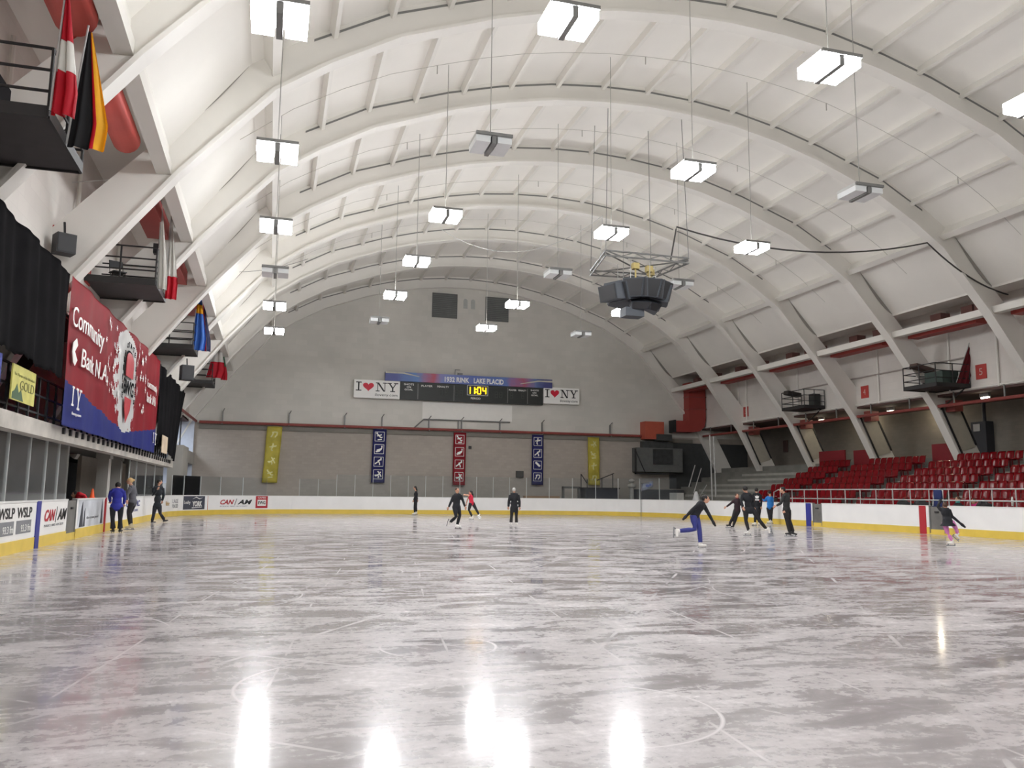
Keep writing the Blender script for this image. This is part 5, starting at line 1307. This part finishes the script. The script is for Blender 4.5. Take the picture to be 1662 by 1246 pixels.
# ------------------------------------------------------------------ people
HAIRS = {'black': (32, 28, 28), 'brown': (82, 56, 42), 'blond': (205, 170, 115), 'grey': (178, 176, 172)}
def blob(shapes, vox=.014, smooth=3):
    """union of tubes and ellipsoids -> one continuous skin"""
    bm = NB()
    for s in shapes:
        if s[0] == 't': tube(bm, s[1], s[2], 12, flat=s[3] if len(s) > 3 else 1.0)
        else: ell(bm, s[1], s[2], s[3] if len(s) > 3 else None, 16, 10)
    bmesh.ops.recalc_face_normals(bm, faces=bm.faces)
    me = bpy.data.meshes.new('b'); bm.to_mesh(me); bm.free()
    o = bpy.data.objects.new('b', me); COL.objects.link(o)
    r = o.modifiers.new('r', 'REMESH'); r.mode = 'VOXEL'; r.voxel_size = vox; r.use_smooth_shade = True
    s = o.modifiers.new('s', 'SMOOTH'); s.factor = .5; s.iterations = smooth
    dg = bpy.context.evaluated_depsgraph_get()
    m2 = bpy.data.meshes.new_from_object(o.evaluated_get(dg))
    bpy.data.objects.remove(o); bpy.data.meshes.remove(me)
    return m2
def mesh_obj(name, me, m, parent):
    me.materials.clear(); me.materials.append(m)
    for p in me.polygons: p.use_smooth = True
    me.name = name; o = bpy.data.objects.new(name, me); COL.objects.link(o); o.parent = parent; return o
def person(label, foot, J, crop, face, top, legs, hair='black', hairlen='short', shoe='white', skates=True, toes=None, arms_bare=False,
           coat=0.0, gloves=None, skirt=False, cap=None, scale=1.0, fing=True, depthY=None, z0=0.0, lower=True, scarf=None, group='people on the ice'):
    """J: joints in crop pixels (x, y, away-depth in m)"""
    ox, oy, zf = crop
    F = Vector(foot)                                   # ground point, world
    fx, fy = (ox + J['foot'][0] / zf, oy + J['foot'][1] / zf)
    dep = -(ROT.transposed() @ (F - EYE)).z
    mpp = dep / FPX / zf * scale
    vd = Vector((F.x - EYE.x, F.y - EYE.y, 0)).normalized(); U = Vector((vd.y, -vd.x, 0)); Wd = vd
    t = thing('person', label, 'person', tuple(F), 0, group)
    def P_(j):
        j = J[j] if isinstance(j, str) else j
        d = j[2] if len(j) > 2 else 0
        return U * ((j[0] - J['foot'][0]) * mpp) + Wd * d + Vector((0, 0, (J['foot'][1] - j[1]) * mpp + z0))
    fa = R(face); fdir = (U * math.sin(fa) - Wd * math.cos(fa)).normalized()   # 0 = towards camera, 90 = right
    sdir = fdir.cross(Vector((0, 0, 1)))
    head = P_('head'); neck = P_('neck'); sL, sR, hL, hR = P_('sL'), P_('sR'), P_('hL'), P_('hR')
    sc = J.get('s', 1.0)
    hips = (hL + hR) / 2; sh = (sL + sR) / 2
    up = (sh - hips).normalized()
    hr = .105 * sc
    rotf = Matrix((sdir, fdir, Vector((0, 0, 1)))).transposed()
    def limb(a, b, c, r0, r1, r2, infl=0.0):
        return ('t', [a, a.lerp(b, .5), b, b.lerp(c, .35), c], [r0 + infl, (r0 + r1) / 2 + infl, r1 + infl, (r1 * 1.08) + infl, r2 + infl])
    aL, aR, kL, kR, eL, eR, wL, wR = [P_(n) for n in ('aL', 'aR', 'kL', 'kR', 'eL', 'eR', 'wL', 'wR')]
    across = (sR - sL); acn = across.normalized() if across.length > .05 else sdir
    def torso(inf):
        S = []
        mid = hips.lerp(sh, .5); chest = hips.lerp(sh, .78); waist = hips.lerp(sh, .35)
        hw = max(.13, (hR - hL).length / 2 + .05); sw = max(.15, across.length / 2)
        rt = Matrix((acn, up.cross(acn).normalized(), up)).transposed()
        S.append(('e', hips + up * .02, (hw * sc + inf + .02, .125 * sc + inf, .15 * sc + inf), rt))
        S.append(('e', waist, (.14 * sc + inf, .11 * sc + inf, .2 * sc + inf), rt))
        S.append(('e', chest, (max(.155, sw * .86) * sc + inf, .125 * sc + inf, .19 * sc + inf), rt))
        S.append(('t', [sL, sL.lerp(sR, .5) + up * .02, sR], [.065 * sc + inf, .08 * sc + inf, .065 * sc + inf]))
        return S
    def legs_(inf, cuff=0.0):
        S = []
        for h, k, a in ((hL, kL, aL), (hR, kR, aR)):
            S.append(('t', [h, h.lerp(k, .45), k, k.lerp(a, .35), a], [.095 * sc + inf, .082 * sc + inf, .056 * sc + inf, .058 * sc + inf, .038 * sc + inf + cuff]))
        return S
    def arms_(inf):
        S = []
        for s, e, w_ in ((sL, eL, wL), (sR, eR, wR)):
            S.append(('t', [s, s.lerp(e, .5), e, e.lerp(w_, .3), w_], [.056 * sc + inf, .048 * sc + inf, .038 * sc + inf, .038 * sc + inf, .026 * sc + inf]))
        return S
    # body: one continuous skin
    S = torso(-.012)
    S += [('t', [sh + up * .02, neck, head - Vector((0, 0, hr * .5))], [.065 * sc, .052 * sc, .05 * sc])]
    S += [('e', head, (hr * .76, hr * .92, hr * 1.12), rotf), ('e', head + fdir * hr * .25 - Vector((0, 0, hr * .55)), (hr * .5, hr * .6, hr * .5), rotf)]
    S += [('e', head + fdir * hr * .95 - Vector((0, 0, hr * .15)), (hr * .14, hr * .24, hr * .26), rotf)]
    for s in (-1, 1): S += [('e', head + sdir * s * hr * .78, (hr * .12, hr * .22, hr * .32), rotf)]
    S += arms_(0)
    if lower: S += legs_(-.008)
    # hands with five fingers
    for e, w_, sgn in ((eL, wL, -1), (eR, wR, 1)):
        d = (w_ - e).normalized(); n_ = d.cross(Wd if abs(d.dot(Wd)) < .8 else Vector((0, 0, 1))).normalized(); b_ = n_.cross(d)
        S.append(('t', [w_ - d * .02, w_ + d * .03, w_ + d * .09], [.024 * sc, .036 * sc, .034 * sc], .6))
        for i in range(4):
            o_ = n_ * (i - 1.5) * .021 * sc; ln = (.07, .08, .075, .058)[i] * sc
            p0 = w_ + d * .07 * sc + o_
            S.append(('t', [p0, p0 + d * ln * .6 + b_ * .006, p0 + d * ln + b_ * .022], [.0105, .0095, .0085]))
        q0 = w_ + d * .02 + n_ * sgn * .02 * sc
        S.append(('t', [q0, q0 + d * .03 * sc + n_ * sgn * .035 * sc, q0 + d * .065 * sc + n_ * sgn * .04 * sc], [.012, .011, .009]))
    body_m = SKIN
    mesh_obj('body', blob(S, .0125, 2), body_m, t)
    # eyes and mouth
    for s in (-1, 1):
        bm = NB(); ell(bm, head + fdir * hr * .86 + sdir * s * hr * .3 + Vector((0, 0, hr * .08)), (.012, .012, .009), None, 8, 6); obj('eye', bm, SIGNBLACK, t)
    bm = NB(); ell(bm, head + fdir * hr * .86 - Vector((0, 0, hr * .55)), (.022, .008, .006), rotf, 8, 6); obj('mouth', bm, mat('lips', (150, 84, 80), .6), t)
    # hair
    hm = mat('hair_' + hair, HAIRS[hair], .7)
    S = [('e', head - fdir * hr * .16 + Vector((0, 0, hr * .22)), (hr * .88, hr * .96, hr * 1.0), rotf)]
    if hairlen == 'long': S += [('t', [head - fdir * hr * .4, head - fdir * hr * .95 - Vector((0, 0, hr * .9)), head - fdir * hr * 1.2 - Vector((0, 0, hr * 2.8))], [hr * .8, hr * .62, hr * .3])]
    if hairlen == 'bun': S += [('e', head - fdir * hr * 1.15 + Vector((0, 0, hr * .35)), (hr * .42, hr * .42, hr * .42))]
    mesh_obj('hair', blob(S, .014, 1), hm if not cap else mat('cap_' + cap[0], cap[1], .8), t)
    if scarf:
        bm = NB(); ell(bm, neck + up * .01, (.085, .085, .06), None, 12, 8); obj('scarf', bm, mat('scarf_' + scarf[0], scarf[1], .8), t)
    # top
    S = torso(.008 + coat * .5)
    if not arms_bare: S += arms_(.014 + coat * .3)
    else:
        for s, e in ((sL, eL), (sR, eR)): S.append(('t', [s, s.lerp(e, .3)], [.068 * sc, .06 * sc]))
    S += [('t', [sh, sh.lerp(neck, .6)], [.085 * sc, .062 * sc])]
    if coat:
        low = hips - Vector((0, 0, coat * 4.2))
        S += [('t', [hips + up * .1, hips, low], [.14 * sc + coat, .145 * sc + coat, .15 * sc + coat], .8)]
    if skirt: S += [('t', [hips + up * .12, hips - Vector((0, 0, .02)), hips - Vector((0, 0, .12))], [.13, .17, .24], .9)]
    mesh_obj('top', blob(S, .018, 3), top, t)
    if lower:
        mesh_obj('trousers', blob(legs_(.012, legs[1]) + [('e', hips, (.13 * sc + .02, .13 * sc, .12 * sc), Matrix((acn, up.cross(acn).normalized(), up)).transposed())], .018, 2), legs[0], t)
        SH = {'white': (236, 234, 228), 'black': (30, 28, 30), 'tan': (196, 184, 150)}[shoe]
        for i, (k, a) in enumerate(((kL, aL), (kR, aR))):
            td = toes[i] if toes else (math.sin(fa), 0, -math.cos(fa))
            fd = (U * td[0] + Vector((0, 0, td[1])) + Wd * (td[2] if len(td) > 2 else 0)).normalized()
            sd = (k - a).normalized(); sole = sd - fd * sd.dot(fd); sole = -sole.normalized()
            A = a + sole * .075 * sc
            S = [('t', [a - sole * .06 * sc, a + sole * .03 * sc], [.052 * sc, .05 * sc]),
                 ('t', [A - fd * .055 * sc, A + fd * .05 * sc, A + fd * .165 * sc], [.045 * sc, .045 * sc, .036 * sc], .85)]
            b = mesh_obj('boot' if skates else 'shoe', blob(S, .014, 1), mat('boot_' + shoe, SH, .45), t)
            if skates:
                bs = A + sole * .075 * sc; y_ = fd; zc = -sole; x_ = y_.cross(zc)
                rt = Matrix((x_, y_, zc)).transposed()
                bm = NB(); bx(bm, bs + fd * .05 + sole * .014, (.006, .3 * sc, .03), rot=rt)
                for q in (-.06, .12): bx(bm, bs + fd * q - sole * .02, (.02, .035, .05), rot=rt)
                obj('blade', bm, mat('steel_blade', (170, 174, 180), .25, metal=.9), b)
        if gloves:
            for e, w_ in ((eL, wL), (eR, wR)):
                d = (w_ - e).normalized()
                mesh_obj('glove', blob([('t', [w_ - d * .03, w_ + d * .05, w_ + d * .1], [.038, .055, .055], .8), ('t', [w_ + d * .08, w_ + d * .18], [.05, .034], .8)], .014, 1), gloves, t)
    return t
BK = mat('cloth_black', (30, 31, 36), .85, var=.12, scale=6)
BK2 = mat('leggings_black', (34, 32, 34), .8, var=.1, scale=6)
CA = (650, 780, 7.914); CB = (1080, 780, 7.555); CC = (1490, 780, 10.383); CD = (150, 760, 10.385)
# 1 dark skater gliding left near the far boards
person('person in black gliding left by the far boards, long dark hair', onZ(673.5, 836, 0), dict(foot=(188, 436), head=(180, 88), neck=(190, 116), sL=(193, 146, -.17), sR=(195, 146, .17), eL=(182, 200, -.2), eR=(212, 200, .2), wL=(166, 245, -.15), wR=(214, 240, .12), hL=(192, 262, -.08), hR=(192, 262, .08), kL=(180, 335, -.08), kR=(200, 330, .08), aL=(184, 402, -.08), aR=(206, 396, .1)),
       CA, -90, BK, (BK2, 0), 'black', 'long', 'white', toes=[(-1, 0), (-1, .05)])
# 2 black one-piece, arms held down and out
person('person in a black bodysuit skating with both arms held out low', onZ(743, 858.5, 0), dict(foot=(760, 618), head=(744, 126), neck=(745, 172), sL=(702, 190), sR=(788, 188), eL=(668, 268), eR=(822, 262), wL=(638, 338), wR=(846, 330), hL=(712, 325), hR=(758, 325), kL=(736, 460, -.1), kR=(782, 440, .05), aL=(662, 530, .1), aR=(752, 560)),
       CA, 25, BK, (BK, .01), 'brown', 'short', 'white', toes=[(-.3, -1), (1, 0, -.3)])
# 3 red top
person('person in a red top and black leggings, dark ponytail, skating left', onZ(765.5, 844, 0), dict(foot=(915, 508), head=(896, 158), neck=(900, 186), sL=(884, 204, -.14), sR=(908, 202, .14), eL=(860, 190, -.15), eR=(862, 230, .15), wL=(832, 188, -.1), wR=(842, 300, .2), hL=(898, 290, -.06), hR=(925, 290, .06), kL=(878, 378, -.06), kR=(972, 372, .06), aL=(922, 462), aR=(1010, 438)),
       CA, -80, mat('top_red', (196, 34, 60), .8), (BK2, 0), 'black', 'long', 'white', toes=[(-1, 0), (1, -.5)], arms_bare=True)
# 4 man in long black coat, back to the camera
person('grey haired person in a long black coat, back to camera', onZ(834, 850.5, 0), dict(foot=(1455, 552), head=(1452, 118), neck=(1455, 155), sL=(1408, 182), sR=(1504, 182), eL=(1388, 262), eR=(1524, 262), wL=(1384, 330), wR=(1526, 335), hL=(1432, 350), hR=(1482, 350), kL=(1424, 450), kR=(1486, 450), aL=(1418, 528), aR=(1488, 528)),
       CA, 180, BK, (BK2, .03), 'grey', 'short', 'white', coat=.045, toes=[(-.4, 0, .9), (.3, 0, .9)])
# 5 blue leggings, leaning forward on one leg
person('person in blue leggings and black top leaning forward on one skate', onZ(1139, 889, 0), dict(foot=(455, 825), head=(512, 232), neck=(482, 268), sL=(448, 285, -.16), sR=(478, 290, .16), eL=(352, 362, -.18), eR=(540, 400, .18), wL=(285, 432, -.2), wR=(590, 495, .2), hL=(362, 432, -.08), hR=(388, 438, .08), kL=(378, 600, -.08), kR=(430, 595, .06), aL=(195, 622, -.1), aR=(440, 762)),
       CB, 85, BK, (mat('leggings_blue', (52, 58, 128), .75, var=.1, scale=5), .01), 'black', 'short', 'white', toes=[(-.05, -1), (1, 0)], gloves=BK)
# 6 maroon top, arms wide
person('person in black with maroon scarf gliding, arms spread wide', onZ(1187, 856, 0), dict(foot=(790, 575), head=(868, 190), neck=(866, 222), sL=(838, 240), sR=(898, 240), eL=(790, 282), eR=(926, 320), wL=(738, 322), wR=(938, 385), hL=(846, 362), hR=(880, 362), kL=(812, 450), kR=(852, 450), aL=(772, 528), aR=(816, 542)),
       CB, 20, mat('top_plum', (44, 28, 34), .85), (BK2, .01), 'brown', 'short', 'black', toes=[(-1, 0, -.2), (-.5, 0, -1)], scarf=('maroon', (110, 40, 48)), scale=1.0)
# 7 tall black skater
person('tall person in black with white skates, one leg stretched behind', onZ(1214, 870, 0), dict(foot=(1005, 690), head=(985, 118), neck=(1002, 160), sL=(955, 190), sR=(1050, 190), eL=(935, 265, -.1), eR=(1078, 270, .1), wL=(958, 335, -.2), wR=(1085, 340, .1), hL=(988, 375), hR=(1080, 375), kL=(985, 500), kR=(1148, 500), aL=(1015, 625), aR=(1225, 600)),
       CB, 200, BK, (BK2, 0), 'black', 'short', 'white', toes=[(-1, 0, -.2), (.2, -1)])
# 8 jersey with a white emblem
p8 = person('person in a black jersey with white emblem on the back', onZ(1230, 853, 0), dict(foot=(1135, 552), head=(1130, 122), neck=(1130, 152), sL=(1088, 175), sR=(1176, 175), eL=(1078, 250), eR=(1186, 250), wL=(1090, 320), wR=(1180, 320), hL=(1114, 350), hR=(1156, 350), kL=(1108, 430), kR=(1152, 430), aL=(1104, 510), aR=(1150, 510)),
       CB, 180, BK, (BK2, .01), 'black', 'short', 'white', toes=[(-.8, 0, .5), (.2, 0, 1)])
# 9 blue jacket
person('person in a bright blue jacket leaning at the right boards', onZ(1250.5, 850.6, 0), dict(foot=(1287, 512), head=(1288, 128), neck=(1292, 160), sL=(1255, 188, .05), sR=(1318, 188, .1), eL=(1225, 228, .1), eR=(1322, 255, .1), wL=(1200, 210, .3), wR=(1322, 300, .1), hL=(1266, 310), hR=(1302, 310), kL=(1274, 400), kR=(1300, 400), aL=(1282, 470, -.05), aR=(1298, 468, .1)),
       CB, 200, mat('jacket_blue', (24, 112, 186), .7), (BK2, 0), 'black', 'short', 'white', toes=[(-1, 0, .2), (-.8, 0, .4)])
# 10 man pointing left
person('person in black pointing to the left, standing on black skates', onZ(1282, 870.5, 0), dict(foot=(1530, 690), head=(1460, 125), neck=(1480, 165), sL=(1478, 190, -.12), sR=(1522, 190, .12), eL=(1440, 285, -.2), eR=(1530, 290, .15), wL=(1385, 318, -.2), wR=(1480, 372, -.1), hL=(1485, 365, -.05), hR=(1520, 365, .08), kL=(1500, 490, -.05), kR=(1530, 490, .08), aL=(1530, 630, -.05), aR=(1568, 625, .08)),
       CB, -80, mat('jacket_charcoal', (44, 46, 46), .85), (BK2, .015), 'black', 'short', 'black', toes=[(-1, 0), (.8, -.2)])
# 11 small skater in pink tights
person('small skater in a black dress and pink tights, one leg lifted', onZ(1547, 887.5, 0), dict(foot=(590, 1110), s=.82, head=(505, 418), neck=(500, 462), sL=(440, 495), sR=(560, 490), eL=(392, 440, .0), eR=(600, 600, .1), wL=(420, 380, .1), wR=(720, 715, .1), hL=(480, 700), hR=(585, 690), kL=(520, 880), kR=(648, 800, .1), aL=(585, 1010), aR=(668, 895, .1)),
       CC, 190, BK, (mat('tights_pink', (214, 130, 186), .75), 0), 'brown', 'bun', 'white', toes=[(-1, 0), (.75, -.75)], skirt=True, gloves=BK)
# 12 blue coat, back
person('person in a royal blue jacket and black trousers, back to camera', onZ(188, 864.5, 0), dict(foot=(410, 1082), head=(392, 292, .12), neck=(390, 335, .05), sL=(300, 385), sR=(475, 385), eL=(275, 480, .1), eR=(508, 500, .1), wL=(290, 560, .3), wR=(500, 600, .2), hL=(335, 650), hR=(455, 650), kL=(345, 850), kR=(462, 850), aL=(362, 1010), aR=(470, 1010)),
       CD, 175, mat('jacket_royal', (38, 44, 146), .75, var=.1), (BK, .04), 'black', 'short', 'black', skates=True, coat=.02, toes=[(-.4, 0, 1), (.4, 0, 1)], group='people at the left boards')
# 13 blonde
person('blonde person in a grey sweater and black leggings at left boards', onZ(211, 861.5, 0), dict(foot=(640, 1055), head=(582, 222), neck=(612, 290), sL=(600, 335, -.16), sR=(655, 335, .16), eL=(560, 450, -.2), eR=(700, 450, .18), wL=(565, 540, -.3), wR=(640, 500, .25), hL=(630, 580, -.08), hR=(670, 580, .08), kL=(600, 760, -.08), kR=(618, 760, .08), aL=(635, 955, -.05), aR=(655, 955, .1)),
       CD, -90, mat('sweater_grey', (92, 92, 98), .85), (BK2, 0), 'blond', 'bun', 'tan', coat=.005, toes=[(-1, 0), (-.9, 0, .3)], group='people at the left boards')
# 14 dark man kicking a leg forward
person('person in dark clothes by the left boards, one foot kicked forward', onZ(248, 847.5, 0), dict(foot=(980, 920), head=(1045, 245), neck=(1035, 300), sL=(960, 345, -.05), sR=(1100, 345, .05), eL=(950, 470, -.1), eR=(1120, 470, .1), wL=(1015, 370, -.25), wR=(1105, 560, .1), hL=(1000, 640), hR=(1065, 640), kL=(985, 790), kR=(1085, 770), aL=(968, 890), aR=(1150, 868)),
       CD, 80, mat('jacket_dark', (30, 34, 40), .85), (mat('trousers_dark', (34, 36, 46), .85), .02), 'black', 'short', 'black', skates=False, coat=.02, toes=[(.9, 0), (1, .15)], group='people at the left boards')
# 15 red sleeves behind the boards
person('person in a red jacket bending over behind the left boards', (-6.1, 30.6, .04), dict(foot=(150, 1060), head=(70, 440, .1), neck=(110, 440), sL=(130, 420, -.12), sR=(160, 470, .12), eL=(220, 450, -.15), eR=(230, 520, .1), wL=(275, 545, -.2), wR=(275, 590, .1), hL=(140, 660), hR=(190, 660), kL=(140, 850), kR=(190, 850), aL=(145, 1000), aR=(190, 1000)),
       CD, -60, mat('jacket_scarlet', (216, 34, 50), .7), (BK, .02), 'black', 'short', 'black', skates=False, group='people behind the left boards')
# 16 dark figure behind the glass
person('dark figure standing behind the glass past the blonde person', (-6.75, 38.6, .04), dict(foot=(830, 960), head=(828, 235), neck=(830, 290), sL=(765, 330), sR=(900, 330), eL=(752, 420), eR=(915, 420), wL=(770, 500), wR=(900, 500), hL=(795, 560), hR=(865, 560), kL=(795, 740), kR=(865, 740), aL=(795, 890), aR=(865, 890)),
       CD, 20, mat('jacket_dusk', (52, 50, 54), .85), (BK, .02), 'brown', 'short', 'black', skates=False, group='people behind the left boards')
# spectators behind the right boards
pz = onX(1553, 812, 27.35)
person('seated spectator with a teal scarf behind the right boards', (27.4, pz.y, .04), dict(foot=(655, 900), head=(655, 305), neck=(655, 355), sL=(600, 400), sR=(715, 400), eL=(585, 480), eR=(730, 480), wL=(610, 540), wR=(700, 540), hL=(630, 560), hR=(685, 560), kL=(630, 700), kR=(685, 700), aL=(630, 840), aR=(685, 840)),
       CC, -50, mat('coat_dim', (48, 46, 50), .85), (BK, 0), 'brown', 'short', 'black', skates=False, scarf=('teal', (80, 168, 160)), group='spectators', scale=.95)
pz = onX(1581, 815, 27.35)
person('seated spectator in a magenta coat behind the right boards', (27.4, pz.y, .04), dict(foot=(960, 920), head=(940, 345), neck=(950, 385), sL=(885, 425), sR=(1065, 425), eL=(870, 500), eR=(1090, 500), wL=(910, 560), wR=(1040, 560), hL=(930, 580), hR=(1000, 580), kL=(930, 720), kR=(1000, 720), aL=(930, 860), aR=(1000, 860)),
       CC, -50, mat('coat_magenta', (196, 44, 116), .8), (BK, 0), 'brown', 'short', 'black', skates=False, group='spectators', scale=.95)
# emblem on the jersey
pm = onZ(1230, 853, 0)
mpp_ = -(ROT.transposed() @ (pm - EYE)).z / FPX / 7.555
vd_ = Vector((pm.x, pm.y, 0)).normalized(); U_ = Vector((vd_.y, -vd_.x, 0))
fE = Fr(Vector((0, 0, (552 - 245) * mpp_)) - vd_ * .165, U_)
bm = NB(); fE.rect(bm, -.1, 0, .1, .06, 0, .05); fE.poly(bm, [(-.07, .1), (.07, .1), (.1, .24), (.03, .2), (0, .28), (-.03, .2), (-.1, .24)], 0, .05)
obj('emblem', bm, SIGNWHITE, p8)['label'] = 'white emblem on the back of the jersey'
# blue chair with white frame
px_ = onX(1523, 812, 27.45)
bc = thing('framed_chair', 'blue fabric chair with a white tube frame behind the right boards', 'chair', (27.45, px_.y, .5))
bm = NB(); bx(bm, (0, 0, .95), (.08, .42, .75)); bx(bm, (-.2, .1, .6), (.45, .5, .08)); obj('fabric', bm, mat('chair_blue', (34, 48, 104), .7), bc)
bm = NB(); tube(bm, [(0, -.27, .3), (0, -.27, 1.3), (0, .2, 1.36), (0, .34, .5)], .025, 8); obj('frame', bm, SIGNWHITE, bc)
for (px, py, s, lb) in ((1470, 808, .5, 'left'), (1500, 806, .6, 'middle'), (1600, 812, .4, 'right')):
    q = onX(px, py, 27.5)
    s *= .8; t = thing('equipment_bag', f'dark heaped bag behind the right boards, {lb} one', 'bag', (27.5, q.y, .5), group='dark bags behind the right boards')
    bm = NB(); ell(bm, (0, 0, .4), (.4, s * 1.3, .42)); ell(bm, (.05, s * .6, .6), (.3, s * .7, .3)); obj('body', bm, mat('bag_dark', (50, 48, 50), .85, var=.3, scale=5), t)
    bm = NB(); tube(bm, [(-.1, -s * .5, .75), (-.12, 0, .95), (-.1, s * .5, .8)], .025, 6); obj('handle', bm, BLACK, t)
q = onX(1643, 812, 27.2); bm = NB(); tube(bm, [(27.2, q.y, 1.2), (27.2, q.y, 1.45), (27.2, q.y, 1.55)], [.04, .04, .02], 10); tag(obj('water_bottle', bm, SIGNWHITE), 'small white bottle behind the right boards near the photo edge', 'bottle')
